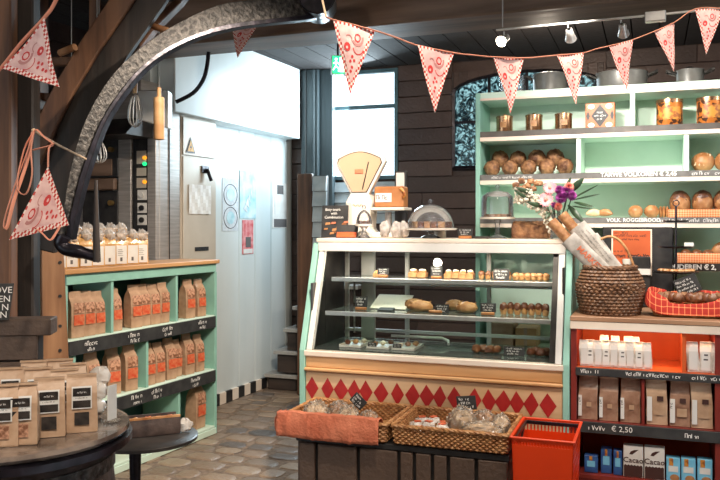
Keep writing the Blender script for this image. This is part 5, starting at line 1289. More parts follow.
for n, (z, hh, m_, x0) in enumerate(((hs1,.028,'greystrip',.027),(hs2,.028,'strip',.027),(hs3,.028,'strip',.027))):
    MB().box(x0, HW-.027, .0, HD-.019, z-.05, z).build('shelf', M['mintpale'], t)
    MB().box(x0, HW-.027, -.008, -.0005, z-hh, z+.002).build('price_strip', M[m_], t, bevel=.001)
    MB().box(x0, HW-.027, -.006, -.0005, z-.05, z-hh-.0005).build('edge_strip', M['pinkedge' if n == 0 else 'cream'], t)
x4 = ha(673); MB().box(x4, HW-.027, 0, HD-.019, hs4-.04, hs4).build('shelf', M['mintpale'], t); MB().box(x4, HW-.027, -.008, -.0005, hs4-.036, hs4+.002).build('price_strip', M['darksteel'], t)
for px, z0, z1 in ((632.5,hs1,zt0),(578.5,hs2,hs1-.051),(686.5,hs2,hs1-.051)):
    MB().box(ha(px)-.012, ha(px)+.012, .001, HD-.019, z0+.001, z1).build('divider', M['mintpale'], t, bevel=.001)
MB().box(x4-.012, x4+.004, .001, HD-.019, hs4-.25, hs3-.051).build('divider', M['black'], t)
textmesh('TARWE VOLKOREN € 2,45', .031, 'lettering', M['chalk'], t, ((ha(611)+ha(666))/2, -.0095, hs2-.012), bold=.0008)
s_ = MB(); scrawl(s_, ha(692), hs2-.02, .09, .016, -.0095, 81); scrawl(s_, ha(715), hs2-.02, .1, .016, -.0095, 82); scrawl(s_, ha(492), hs2-.02, .22, .012, -.0095, 83)
scrawl(s_, ha(660), hs3-.021, .3, .016, -.0095, 86); s_.build('lettering', M['chalk'], t)
textmesh('VOLK. ROGGEBROOD', .026, 'lettering', M['chalk'], t, ((ha(611)+ha(656))/2, -.0095, hs3-.012), bold=.0008)
textmesh('OUDEREN € 2,', .034, 'lettering', M['chalk'], t, ((ha(672)+ha(712))/2, -.0095, hs4-.018), bold=.001)
zl = hz(515, 349); MB().box(.027, HW-.027, 0, HD-.019, zl-.02, zl).build('shelf', M['mintpale'], t)
def cbox(px0, px1, py, m, lb):
    b = HB+.06; x0, x1 = K.a(px0, b), K.a(px1, b); h = K.z(px0, py, b)-zl
    o = MB().box(0, x1-x0-.004, 0, .18, 0, h).build('cardboard_box', M[m], bevel=.003); at(K, x0, b, zl+.0015, o); tag(o, lb, 'box', 'boxes low in the hutch')
    MB().box((x1-x0)*.4, (x1-x0)*.55, -.001, -.0004, 0, h).build('tape', M['kraft2'], o)
cbox(487, 514, 323, 'kraft2', 'brown cardboard box low in the hutch, seen through the display case')
cbox(515, 537, 328, 'pine', 'orange brown box low in the hutch beside the cardboard one')
def hput(o, px, b, z, rz=0): return at(K, K.a(px, HB+b), HB+b, z+.0012, o, rz)
# top shelf tins
pr = MB().lathe([(.044,0),(.045,.004),(.045,.078),(.047,.079),(.047,.088),(.04,.092)], 24).build('copper_canister', M['copper'], smooth=True)
MB().lathe([(.006,.092),(.01,.097),(.004,.102)], 10).build('lid_knob', M['copper'], pr, smooth=True)
MB().box(-.016,.016,-.0475,-.044,.025,.055).build('label', M['crustlight'], pr)
for k, px in enumerate((504.5, 534, 563.5)):
    o = pr if k == 0 else dup(pr); hput(o, px, .07, hs1, .1*k); tag(o, f'small copper canister on the top hutch shelf, {ORD[k]} from its outer side', 'canister', 'copper canisters')
bw = (K.a(614.5,HB+.05)-K.a(585,HB+.05)); bh = K.z(600,103,HB+.05)-hs1
o = MB().box(-bw/2,bw/2,0,.09,0,bh).build('printed_tin', M['tinprint'], bevel=.003); hput(o, 600, .05, hs1); tag(o, 'orange rectangular tin with black diamond label', 'tin')
q = MB(); q.prism([(-bw*.3,-.0015,bh/2),(0,-.0015,bh*.06),(bw*.3,-.0015,bh/2),(0,-.0015,bh*.94)], (0,.001,0), 0)
for sx in (-1, 1): q.prism([(sx*bw*.34,-.0015,bh*.5),(sx*bw*.41,-.0015,bh*.3),(sx*bw*.47,-.0015,bh*.5),(sx*bw*.41,-.0015,bh*.7)], (0,.001,0), 0)
for sx in (-1, 1):
    for sz in (.14, .86): q.prism([(sx*bw*.3+.018*cos(a_), -.0015, bh*sz+.014*sin(a_)) for a_ in [2*pi*k/8 for k in range(8)]], (0,.001,0), 1)
q.build('diamond_label', [M['black'], M['cream']], o)
s_ = MB(); 
for k in range(3): scrawl(s_, -bw*(.1,.2,.1)[k], bh*(.6,.47,.34)[k], bw*(.2,.4,.2)[k], bh*.08, -.002, 90+k)
s_.build('lettering', M['chalk'], o)
pr = MB().lathe([(.062,0),(.064,.004),(.064,.118),(.066,.119),(.066,.134),(.06,.137)], 28).build('printed_canister', M['tinor'], smooth=True)
MB().lathe([(.0645,.03),(.0655,.04),(.0655,.085),(.0645,.095)], 16, cap=False, a0=-pi*.8, a1=-pi*.2).build('label', M['gold'], pr, smooth=True)
MB().lathe([(.0665,.118),(.0665,.136),(.001,.139)], 28).build('lid', M['copper'], pr, smooth=True)
for k, px in enumerate((669.5, 710)):
    o = pr if k == 0 else dup(pr); hput(o, px, .08, hs1, .3*k); tag(o, 'tall orange ornamented canister ' + ('nearer the divider on the top shelf' if k == 0 else 'at the picture edge on the top shelf'), 'canister', 'orange canisters')
# loaves
def loaf(rx, ry, rz_, m, seed, amp=.14, name='bread_loaf'): return MB().blob((0,0,rz_*.95), rx, ry, rz_, 20, 14, amp, 5, seed, .93).build(name, M[m], smooth=True)
lp = [loaf(.054,.052,.052,'crust',1), loaf(.054,.052,.052,'crust',2), loaf(.056,.05,.05,'crust',3)]; ul = set()
def place_loaf(px, b, z, lb, g, k, rz=0, s=1):
    p = lp[k % 3]
    if k % 3 in ul: o = dup(p)
    else: o = p; ul.add(k % 3)
    hput(o, px, b, z, rz); o.scale = (s,)*3; tag(o, lb, 'bread', g)
for k, px in enumerate((492, 510, 528.5, 547, 565)): place_loaf(px, .07, hs2, f'dark seeded round loaf in the front row, {ORD[k]} from the hutch side', 'seeded loaves', k, k*1.1, .9)
for k, px in enumerate((500, 518, 537, 555)): place_loaf(px, .19, hs2+.0, f'dark seeded loaf heaped in the back row, {ORD[k]} from the hutch side', 'seeded loaves', k+1, k*2.1, .98)
for o in [x for x in C.objects if x.get('label', '').startswith('dark seeded loaf heaped')]: o.location.z += .055
bd_ = MB().box(-.24,.24,-.05,.05,0,.05).build('bread_rack', M['mintpale']); hput(bd_, 530, .2, hs2); tag(bd_, 'low riser behind the front row of seeded loaves', 'rack')
for k, px in enumerate((703, 726)):
    o = loaf(.06,.06,.054,'crustlight',11+k,.06); hput(o, px, .09, hs2, 1.2*k); q = MB()
    for j in range(4): q.tube([(-.045+.022*j, -.058+.01*abs(j-1.5), .03), (-.03+.02*j, -.055+.008*abs(j-1.5), .06), (-.01+.015*j, -.03, .094)], .004, 5)
    q.build('score_marks', M['dough'], o, smooth=True); tag(o, 'golden round loaf with pale score marks ' + ('beside the divider' if k == 0 else 'cut by the picture edge'), 'bread', 'golden loaves')
# shelf 3
for k, (px, rz) in enumerate(((594, .2), (604.5, -.2))):
    q = MB(); pts = [(-.04+.02*j, .012*sin(j*.8), .018+.008*sin(j*pi/4)) for j in range(5)]; q.tube(pts, [.006,.017,.021,.017,.006], 10); o = q.build('croissant', M['dough' if k == 0 else 'crustlight'], smooth=True); hput(o, px, .07, hs3-.004, rz)
    o.location.z = hs3+.004; tag(o, 'pale croissant behind the bouquet leaves' if k == 0 else 'golden croissant end next to the bare shelf', 'croissant', 'croissants')
for k, px in enumerate((635.5, 651.5)):
    o = loaf(.04,.04,.036,'crustlight',21+k,.08); hput(o, px, .06, hs3, k); tag(o, f'small round golden loaf on the third hutch shelf, {ORD[k]} from the croissants', 'bread', 'small golden loaves')
for k in range(3):
    o = MB().blob((0,0,.03), .012,.035,.034,12,10,.08,5,k,.9).build('bread_slice', M['crustlight'], smooth=True); hput(o, 660.5+3.4*k, .1, hs3); tag(o, f'upright bread slice before the gingham tray, {ORD[k]} from the small loaves', 'bread', 'upright bread slices')
def gtray(px0, z, w_, d_, h_, b, lb, m='orcheck'):
    x0 = K.a(px0, HB+b); t = thing('lined_tray', lb, 'tray', K.w(x0+w_/2, HB+b+d_/2, z+.0012), K.r)
    def wall(p, q): return lambda i, j: (p[0]+(q[0]-p[0])*i, p[1]+(q[1]-p[1])*i, h_*j)
    mb = MB(); c = [(-w_/2,-d_/2),(w_/2,-d_/2),(w_/2,d_/2),(-w_/2,d_/2)]
    for i in range(4):
        o_ = len(mb.v); p, q = c[i], c[(i+1) % 4]; L_ = math.hypot(q[0]-p[0], q[1]-p[1]); mb.grid(wall(p, q), 6, 3)
        for jj in range(4):
            for ii in range(7): mb.uv[o_+jj*7+ii] = (ii/6*L_*3.5, jj/3*h_*3.5)
    mb.build('check_cloth', M[m], t, solid=.004, smooth=True)
    MB().box(-w_/2+.005,w_/2-.005,-d_/2+.005,d_/2-.005,.0,.006).build('tray_base', M['oak'], t); return t
gt = gtray(669, hs3, .5, .15, .042, .025, 'orange gingham lined tray of big loaves on the third hutch shelf')
for k, px in enumerate((680, 702.5, 724)):
    o = loaf(.056,.05,.07,'crustdark',31+k,.06); hput(o, px, .1, hs3+.0085, k*.2); q = MB().blob((0,-.008,.058), .054,.047,.062,18,12,.06,5,k+2).build('pale_side', M['crustlight'], o, smooth=True)
    tag(o, f'tall dark-topped loaf in the gingham tray, {ORD[k]} from the bread slices', 'bread', 'dark-topped loaves')
gt2 = gtray(676, hs4, .22, .12, .05, .02, 'orange gingham tray on the lowest hutch shelf')
for k in range(3):
    o = loaf(.03,.028,.026,'crustdark',41+k); hput(o, 686+11*k, .08, hs4+.0085); o.location.z += .012; tag(o, f'small dark roll in the lowest gingham tray, {ORD[k]} from the black board', 'bread', 'rolls in the lowest tray')
o = loaf(.05,.03,.055,'crustlight',51,.04); hput(o, 722, .09, hs4); tag(o, 'golden loaf standing at the picture edge on the lowest hutch shelf', 'bread')
# pots on top of the hutch
def pot(px0, px1, y0, b, lb, hnd=1, lid=True):
    r_ = (K.a(px1,HB+b)-K.a(px0,HB+b))/2; h_ = K.z((px0+px1)/2, y0, HB+b)-zt1
    t = thing('cooking_pot', lb, 'pot', K.w((K.a(px0,HB+b)+K.a(px1,HB+b))/2, HB+b, zt1+.0015), K.r, 'grey pots on the hutch')
    MB().lathe([(r_*.94,0),(r_*.97,.01),(r_,h_*.9),(r_*1.02,h_*.93),(r_*1.02,h_*.95)], 30, sy=min(1, .13/r_)).build('body', M['enamel'], t, smooth=True)
    if lid:
        l = MB().lathe([(r_*1.0,h_*.952),(r_*.8,h_*1.0),(r_*.2,h_*1.05),(.004,h_*1.06)], 30, sy=min(1, .13/r_)).build('lid', M['enamel'], t, smooth=True)
        MB().lathe([(.01,h_*1.05),(.008,h_*1.1),(.018,h_*1.14),(.015,h_*1.18)], 12).build('lid_knob', M['darksteel'], l, smooth=True)
    if hnd:
        for s_ in (-1, 1): MB().tube([(s_*r_*.98,-.03,h_*.72),(s_*(r_+.045),-.03,h_*.95),(s_*(r_+.045),.03,h_*.95),(s_*r_*.98,.03,h_*.72)], .007, 6).build('handle', M['iron'], t, smooth=True)
    return t
pot(533, 567, 74, .14, 'grey lidded pot on the hutch nearest the arched window')
pot(596, 648, 73, .14, 'widest grey pan with side handles on the hutch top')
pot(676, 704, 70, .14, 'smaller grey lidded pot with angled handles on the hutch top')
for k, px in enumerate((505, 520)):
    o = MB().lathe([(.03,0),(.036,.05),(.034,.1),(.026,.1),(.02,.02)], 16).build('glass_jar', M['domeglass'], smooth=True); hput(o, px, .12, zt1); tag(o, 'empty glass jar on the hutch behind the pennant, ' + ('outer one' if k == 0 else 'inner one'), 'jar', 'glass jars on the hutch')
# ------------------------------------------------------------------ black board and poster behind the basket
bb = .575; x0, x1 = K.a(602.5, bb), K.a(672.5, bb); z1 = K.z(640, 227, bb)
t = thing('notice_board', 'tall black board with an orange notice behind the newspaper basket', 'board', K.w(x0, bb, zC+.0015), K.r)
MB().box(0, x1-x0, 0, .014, 0, z1-zC-.002).build('board', M['black'], t, bevel=.002)
px_ = lambda p: K.a(p, bb)-x0; pz_ = lambda y: K.z(630, y, bb)-zC
ps = MB().box(px_(611.5), px_(652), -.003, -.0005, pz_(276), pz_(229.5)).build('notice', M['cream'], t)
MB().box(px_(613), px_(650.5), -.0042, -.0031, pz_(268), pz_(230.8)).build('notice_print', M['poster'], ps)
s_ = MB()
for k, (y, w_) in enumerate(((234,.07),(237,.15),(240.5,.12),(252.5,.07))): scrawl(s_, px_(614), pz_(y), w_, .011, -.0046, 100+k)
scrawl(s_, px_(614), pz_(258), .16, .02, -.0046, 111, t=.0045); s_.build('lettering', M['black'], ps)
t = thing('sanitiser_bottles', 'dark counter box with white front before the orange notice', 'box', K.w(K.a(641, .5), .5, zC+.0015), K.r)
MB().box(-.045,.045,0,.05,0,K.z(641,257,.5)-zC).build('body', M['black'], t, bevel=.004); MB().box(-.04,.045,-.01,-.0005,K.z(641,275,.5)-zC,K.z(641,269,.5)-zC).build('white_tray', M['paperwhite'], t)
t.name = 'counter_box'
o = MB().lathe([(.018,0),(.024,.045),(.022,.045),(.016,.004)], 14).build('paper_cup', M['porcelain'], smooth=True); 
cs = MB().box(-.03,.03,-.03,.03,0,K.z(628,268,.47)-zC-.003).build('cup_block', M['black']); at(K, K.a(627,.47), .47, zC+.0012, cs); tag(cs, 'black block carrying a white cup behind the wicker basket', 'block')
at(K, K.a(627,.47), .47, K.z(628,268,.47)-.0005, o); tag(o, 'small white paper cup seen past the basket handle', 'cup')
# ------------------------------------------------------------------ round newspaper basket
bx = .155; cpx = 604.5; RB = (K.a(637.5,bx)-K.a(571.5,bx))/2*.985; hB = K.z(604,267,bx)-zC
cx = max(K.a(cpx, bx), RA+RB+.018)
t = thing('round_basket', 'dark brown belly-shaped wicker basket with arched handle and newspapers', 'basket', K.w(cx, bx, zC+.0015), K.r)
mb = MB(); NR = 15
def rad(u): return RB*(.76+.24*sin(pi*(.12+.72*u))**.8) if u < .7 else RB*(.76+.24*sin(pi*(.12+.72*u))**.8)*(1-.12*(u-.7)/.3)
for r in range(NR):
    u = r/(NR-1); n = 72; band = 7 <= r <= 9
    mb.tube([((rad(u)+(.005 if band else .003)*(1 if (k+r) % 2 else -1))*cos(2*pi*k/n), (rad(u)+(.005 if band else .003)*(1 if (k+r) % 2 else -1))*sin(2*pi*k/n), .005+(hB-.012)*u+(.004*sin(k*pi/2) if band else 0)) for k in range(n)], hB/NR*.55, 5, closed=True)
mb.build('woven_side', M['wickerd'], t, smooth=True)
mb = MB(); n = 60
for s_ in range(3): mb.tube([((rad(1)+.006*sin(k*1.05+s_*2.1))*cos(2*pi*k/n), (rad(1)+.006*sin(k*1.05+s_*2.1))*sin(2*pi*k/n), hB+.005*cos(k*1.05+s_*2.1)) for k in range(n)], .006, 5, closed=True)
mb.build('braided_rim', M['wickerd'], t, smooth=True)
MB().lathe([(rad(0)*.98,.0),(rad(0)*.98,.008)], 30).build('basket_bottom', M['wickerd'], t)
K_in = Matrix.Rotation(-K.r, 3, 'Z')
def lo(px, py, b): return K_in @ (K.w(K.a(px,b), b, K.z(px,py,b)) - t.location)
mb = MB(); hp = cr([lo(x, y, .2) for x, y in ((589,268),(590,252),(598,241),(611,236.5),(622,243),(630,256),(634,268))]); mb.tube(hp, .006, 8); mb.build('handle', M['wicker'], t, smooth=True)
def nloc(px, py, b): return K.w(K.a(px,b), b, K.z(px,py,b))
def sheet_roll(p0, p1, w_, th, name, m, lb, cat, group, prt=None, smooth=False, word=None):
    """folded paper standing along p0->p1"""
    d = p1-p0; L_ = d.length; zx = d.normalized(); yx = (K.v - K.v.dot(zx)*zx).normalized(); xx = yx.cross(zx)
    o = MB()
    sec = [(w_*cos(a_), th*sin(a_)) for a_ in [2*pi*k/14 for k in range(14)]]
    o.loft([[(x*s_, y*s_, z) for x, y in sec] for s_, z in ((.9,0),(1,L_*.3),(1,L_*.98),(.97,L_))])
    q = o.build(name, M[m], smooth=True); q.matrix_basis = Matrix(((xx.x,yx.x,zx.x,p0.x),(xx.y,yx.y,zx.y,p0.y),(xx.z,yx.z,zx.z,p0.z),(0,0,0,1)))
    tag(q, lb, cat, group)
    s2 = MB()
    if prt:
        s2.M = Matrix.Rotation(-pi/2, 4, 'Y')
        for k in range(prt): scrawl(s2, L_*.42, -w_*.6+2*w_*.6*(k/(max(prt-1,1))), L_*.5, w_*.16, -th-.0012, k+int(w_*1000))
        s2.build('print', M['print'], q)
    if word: textmesh(word, w_*.95, 'lettering', M['clothor'], q, (w_*.05, -th-.0016, L_*.6), rx=pi/2, ry=pi/2, bold=.001)
    return q
sheet_roll(nloc(622,290,.125), nloc(568,238,.11), .040, .012, 'newspaper', 'news', 'folded newspaper with a red word leaning lowest in the basket', 'newspaper', 'newspapers', 0, word='MARKET')
sheet_roll(nloc(630,290,.175), nloc(577,226,.18), .044, .012, 'newspaper', 'news', 'grey printed newspaper leaning behind the red-word one', 'newspaper', 'newspapers', 4)
sheet_roll(nloc(633,292,.21), nloc(592,236,.22), .03, .012, 'newspaper', 'news', 'short pale newspaper at the back of the basket', 'newspaper', 'newspapers', 4)
sheet_roll(nloc(600,275,.17), nloc(551,221,.16), .026, .024, 'baguette', 'baguette', 'lower golden baguette end pointing up beside the newspapers', 'bread', 'baguettes')
sheet_roll(nloc(615,280,.235), nloc(562,214,.235), .026, .024, 'baguette', 'baguette', 'upper golden baguette end under the bouquet leaves', 'bread', 'baguettes')
# ------------------------------------------------------------------ gingham basket with muffins
bm = .17; w_ = .355; d_ = .2; mb0 = K.a(690, bm)
t = thing('gingham_basket', 'low willow basket lined with red gingham cloth on the wooden counter', 'basket', K.w(mb0, bm, zC+.0015), K.r)
mb = MB()
for r in range(5):
    n = 64; mb.tube([(w_/2*.86*abs(cos(a_))**.55*(1 if cos(a_) > 0 else -1)*(1+.02*(-1)**(k+r)), d_/2*.9*abs(sin(a_))**.55*(1 if sin(a_) > 0 else -1)*(1+.03*(-1)**(k+r)), .006+.011*r) for k, a_ in enumerate([2*pi*(k+.5)/n for k in range(n)])], .0068, 5, closed=True)
mb.build('woven_side', M['wicker'], t, smooth=True); MB().box(-w_*.38,w_*.38,-d_*.38,d_*.38,0,.006).build('basket_bottom', M['wicker'], t)
def gb(i, j):
    a_ = 2*pi*i; c, s_ = cos(a_), sin(a_); ex = abs(c)**.6*(1 if c > 0 else -1); ey = abs(s_)**.6*(1 if s_ > 0 else -1)
    path = [(.6,.02),(.85,.03),(.93,.09),(1.0,.105),(1.07,.085),(1.1,.055)]
    u = j*5; k = min(int(u), 4); f = u-k; r_ = path[k][0]+(path[k+1][0]-path[k][0])*f; z = path[k][1]+(path[k+1][1]-path[k][1])*f
    corner = max(0, abs(ex*ey)-.35)*1.6*(1 if ey < 0 else .2)
    if j > .55: z -= corner*(j-.55)*.10; r_ += corner*(j-.55)*.12
    z += .006*sin(a_*5+1)*(j > .3); lift = .022*(c < -.4)*(j > .3)+.012*(c > .5)*(j > .3); 
    return (w_/2*ex*r_, d_/2*ey*r_, max(.012, z+lift*.6-.062*max(0, -ey)**1*min(1, max(0, j-.2)*2)*(1-abs(ex)**3)))
q = MB(); q.grid(gb, 72, 16)
for j in range(17):
    for i in range(73): p = q.v[j*73+i]; q.uv[j*73+i] = (p[0]*3.2, (p[1]-p[2])*3.2)
q.build('gingham_cloth', M['redcheck'], t, smooth=True, solid=.002)
rr = random.Random(9); mp = None
for k in range(12):
    x = -.12+.024*k; y = (-.03, .025, .0)[k % 3]; 
    o = MB().blob((0,0,.02), .024, .022, .022, 12, 8, .35, 5, k, .9).build('muffin', M[('crustdark','crust','choc')[k % 3]], smooth=True) if k < 3 else dup(mps[k % 3])
    if k < 3: mps = (mps + [o]) if k else [o]
    o.location = t.matrix_basis @ Vector((x, y, .058)); o.scale = (1.25,1.25,1.2); o.rotation_euler = (0,0,k); tag(o, f'dark crumbly bun in the gingham basket, {ORD[k]} from the round basket', 'bun', 'buns in the gingham basket')
c = thing('chalk_card', 'tilted black chalk card standing over the gingham basket', 'price card', K.w(K.a(691.5,.24), .24, K.z(691,294,.24)), K.r)
q = MB(); q.M = Matrix.Rotation(-.42, 4, 'Y'); q.box(-.052,.052,-.002,.002,0,.085); b_ = q.build('card', M['slate'], c); MB().box(-.003,.003,.003,.006,-(c.location.z-zC-.05),.01).build('stick', M['twine'], c)
s_ = MB(); s_.M = Matrix.Rotation(-.42, 4, 'Y')
for k in range(4): scrawl(s_, -.044, .064-.018*k, .07+.004*k, .009, -.0025, 120+k)
s_.build('lettering', M['chalk'], b_)
# tiered stand
be = .40; t = thing('tiered_stand', 'black three-tier serving stand with ring top and biscuits', 'serving stand', K.w(K.a(676,be), be, zC+.0015), K.r)
tz_ = lambda y: K.z(676, y, be)-zC-.0015
q = MB(); q.tube([(0,0,0),(0,0,tz_(206))], .005, 8); ring = [(.014*cos(a_),0,tz_(206)+.014+.014*sin(a_)) for a_ in [2*pi*k/16 for k in range(16)]]; q.tube(ring, .003, 6, closed=True); q.lathe([(.06,0),(.06,.004),(.008,.012)], 20); q.build('pole', M['irondark'], t, smooth=True)
for y, r_ in ((222,.06),(248,.082),(273,.105)): MB().lathe([(.006,tz_(y)),(r_*.9,tz_(y)),(r_,tz_(y)+.008),(r_*.96,tz_(y)+.004),(.006,tz_(y)+.003)], 30, cap=False).build('tier', M['irondark'], t, smooth=True)
for k in range(7):
    a_ = R(180+28*k); o = MB().lathe([(.018,0),(.021,.005),(.016,.013)], 12).build('biscuit', M['crustlight'], smooth=True); o.location = t.location+Vector((.068*cos(a_), .068*sin(a_), tz_(273)+.0085)); tag(o, f'biscuit on the lowest tier, {ORD[k]} round from the notice board', 'biscuit', 'biscuits on the lowest tier')
o = MB().box(-.03,.03,-.004,.004,0,.022).build('paper_tag', M['paperwhite']); o.location = t.location+Vector((.05,-.03,tz_(248)+.0095)); o.rotation_euler=(0,0,K.r); o.scale = (.7,1,.8); tag(o, 'small white tag on the middle tier of the black stand', 'tag')

# ------------------------------------------------------------------ track lights
TR = Frame(*(P(496, 30, 3.6).xy), -23); ztr = 1.5+195*3.6/FOC
t = thing('track_lights', 'slim steel lighting track with small spotlights under the ceiling', 'track light', Vector((TR.o.x, TR.o.y, ztr)), TR.r)
MB().box(0, 1.9, -.005, .005, -.005, .004).build('track', M['alu'], t, bevel=.002)
MB().box(TR.a(645), TR.a(666), -.02, .02, -.03, .012).build('transformer', M['alu'], t, bevel=.003)
for x in (.03, .95, 1.8): MB().tube([(x,0,.01),(x,0,2.995-ztr)], .003, 5).build('suspension_wire', M['alu'], t)
LAMPS = []
for k, (px, py, lit) in enumerate(((504,42,1),(568,38,0),(621,31,0),(709,25,1))):
    x = TR.a(px); d_x = .0
    s_ = MB(); s_.tube([(x,0,-.009),(x,0,-.025),(x+.008,-.008,-.04)], .004, 6); arm = s_.build('spot_arm', M['alu'], t)
    dirv = Vector((0,.9,-.5)).normalized() if k in (1,2) else Vector((-.25,-.8,-.45)).normalized()
    c0 = Vector((x+.008,-.008,-.044)); 
    rings = []; zx = dirv; xx = zx.cross(Vector((0,0,1))).normalized(); yx = zx.cross(xx)
    for r_, u in ((.009,-.024),(.015,-.016),(.018,.015),(.025,.042)): rings.append([c0+zx*u+xx*r_*cos(a_)+yx*r_*sin(a_) for a_ in [2*pi*j/16 for j in range(16)]])
    sh = MB().loft(rings, False).build('lamp_shade', M['steel'], t, smooth=True)
    MB().blob(c0+zx*.028, .016,.016,.016, 12, 8, 0).build('bulb', M['bulb' if lit else 'bulboff'], sh, smooth=True)
    wpos = t.matrix_basis @ (c0+zx*.09); LAMPS.append((wpos, lit))

# ------------------------------------------------------------------ bunting
def pennant(A, Bp, T, parent, origin, seed=0, name='pennant'):
    """checked border, printed middle; A,B on the ribbon, T the point; world points"""
    A, Bp, T = [Vector(p)-origin for p in (A, Bp, T)]; G = (A+Bp+T)/3; nrm = (Bp-A).cross(T-A).normalized()
    if nrm.y > 0: nrm = -nrm
    W_ = .23; H_ = .28
    def pt(u, v, off=0):   # u across 0..1 at the ribbon, v 0..1 towards the tip
        m_ = A+(Bp-A)*u; q = m_+(T-m_)*v; return q + nrm*(off+.006*sin(u*5+seed)*(1-v)+.004*sin(v*6+seed*2))
    mb = MB(); N = 12; M_ = 14
    def addgrid(u0, u1, v0, v1, mi, off, shrink=False, nu=N, nv=M_):
        o = len(mb.v); vs = []; uv = []
        for j in range(nv+1):
            for i in range(nu+1):
                u = u0+(u1-u0)*i/nu; v = v0+(v1-v0)*j/nv; vs.append(pt(u, v, off)); uv.append(((.5+(u-.5)*(1-v))*W_, v*H_))
        fs = [(j*(nu+1)+i, j*(nu+1)+i+1, (j+1)*(nu+1)+i+1, (j+1)*(nu+1)+i) for j in range(nv) for i in range(nu)]
        mb.add(vs, fs, mi)
        for k_, c_ in enumerate(uv): mb.uv[o+k_] = c_
    addgrid(0, 1, 0, 1, 0, 0)
    # inner printed triangle standing a hair proud on both sides
    def tri(off, mi):
        o = len(mb.v); vs = []; n = 8; rows = []
        for j in range(n+1):
            v = .035+(.83-.035)*j/n; hw = .5-.085/(1-v) ; hw = max(hw, 0)
            rows.append((v, hw))
        for v, hw in rows:
            for i in range(5): vs.append(pt(.5-hw+2*hw*i/4, v, off))
        fs = [(j*5+i, j*5+i+1, (j+1)*5+i+1, (j+1)*5+i) for j in range(n) for i in range(4)]; mb.add(vs, fs, mi)
    for sgn in (1, -1): tri(.0012*sgn, 1)
    def disc(u, v, r_, mi, off, k=10, sy=1.0):
        for sgn in (1, -1):
            vs = []
            for q in range(k):
                a_ = 2*pi*q/k; vv = v+r_*sin(a_)/H_*sy; uu = .5+((u-.5)*(1-v)*W_+r_*cos(a_))/(W_*(1-vv)); vs.append(pt(uu, vv, off*sgn))
            mb.add(vs, [tuple(range(k))], mi)
    def arcs(u, v, r_, a0, a1, th, mi, off):
        for sgn in (1, -1):
            vs = []
            n = 8
            for q in range(n+1):
                a_ = a0+(a1-a0)*q/n
                for rr_ in (r_-th, r_):
                    vv = v+rr_*sin(a_)/H_; uu = .5+((u-.5)*(1-v)*W_+rr_*cos(a_))/(W_*(1-vv)); vs.append(pt(uu, vv, off*sgn))
            mb.add(vs, [(2*q, 2*q+1, 2*q+3, 2*q+2) for q in range(n)], mi)
    # cherry, cup, handle curl and spots
    disc(.3, .33, .018, 2, .0022); disc(.29, .34, .006, 1, .0026); arcs(.36, .22, .02, -2.4, .2, .004, 3, .0024)
    arcs(.62, .17, .034, -.3, 2.6, .011, 3, .0022); arcs(.62, .17, .018, 0, 6.28, .006, 2, .0024); arcs(.68, .3, .03, .2, 2.9, .004, 2, .0022)
    for (u, v) in ((.5,.45),(.42,.52),(.6,.5),(.52,.6),(.45,.66)): disc(u, v, .007, 2, .002, 7)
    return mb.build(name, [M['flagcheck'], M['flagpink'], M['flagred'], M['flagbrown']], parent)
def ribbon(pts, parent, origin, r=.005, name='ribbon'): return MB().tube(cr([Vector(p)-origin for p in pts]), r, 6, flat=.45).build(name, M['ribbon'], parent, smooth=True)
def dd(q): return (q[0], q[1], 2.75+(q[2]-3.1)*.25)
LN = [(334,20,3.1),(354,25,3.12),(376,31,3.15),(397,38,3.22),(416,45,3.3),(454,53,3.42),(472,55,3.55),(493,57,3.7),(524,58,3.9),(545,56.5,4.05),(560,55,4.12),(583,53,4.2),(596,49,4.22),(609,46,4.25),(632,40,4.28),(655,31,4.3),(675,22,4.3),(695,9,4.28),(722,8.5,4.2)]
org = P(334, 20, 2.75); t = thing('bunting', 'long bunting of red-check pennants strung above the display case', 'bunting', org)
ribbon([P(326,17,2.74)]+[P(*dd(q)) for q in LN]+[P(760,14,3.0)], t, org)
for k, (a_, b_, tip) in enumerate((((333,20,3.1),(375,31,3.15),(350,95,3.14)),((417,45.5,3.3),(454,53,3.42),(434.5,113,3.36)),((493,57,3.7),(524,58,3.9),(510.5,114,3.8)),((557,55.5,4.1),(583,53,4.2),(576.5,105,4.15)),((609,46,4.25),(632.5,40,4.28),(627,92,4.27)),((655,31,4.3),(675,22,4.3),(674,72,4.3)),((695,9,4.28),(724,9,4.2),(706.5,54,4.25)))):
    pennant(P(*dd(a_)), P(*dd(b_)), P(*dd(tip)), t, org, k)
MB().tube([P(326,17,2.74)-org, P(320,-10,2.74)-org, Vector((P(320,-10,2.74).x, 2.74, 2.99))-org], .004, 5).build('hanging_cord', M['twine'], t)
org = P(45, 18, 2.3); t = thing('bunting', 'large checked pennant on a salmon ribbon before the wooden posts', 'bunting', org)
ribbon([P(70,-40,2.2), P(56,0,2.28), P(45,17,2.3), P(22,42,2.36), P(1,68,2.42), P(-20,90,2.46)], t, org, .006); pennant(P(45,18,2.3), P(1,68,2.42), P(59,87,2.3), t, org, 2)
org = P(48, 166, 2.5); t = thing('bunting', 'checked pennant hanging from a tangled salmon ribbon on the post', 'bunting', org)
pennant(P(48,166,2.5), P(9,240,2.46), P(69,225,2.52), t, org, 4)
ribbon([P(48,167,2.5), P(49,148,2.5), P(53,144,2.52), P(44,137,2.5), P(35,130,2.5), P(28,150,2.5), P(15,185,2.5), P(4,222,2.5), P(7,227,2.5), P(14,200,2.5), P(26,165,2.52), P(33,132,2.5)], t, org, .0055)
ribbon([P(34,130,2.5), P(31,150,2.48), P(32,175,2.48), P(26,194,2.48), P(17,186,2.48), P(24,150,2.5), P(34,131,2.5)], t, org, .005, 'ribbon_loop')
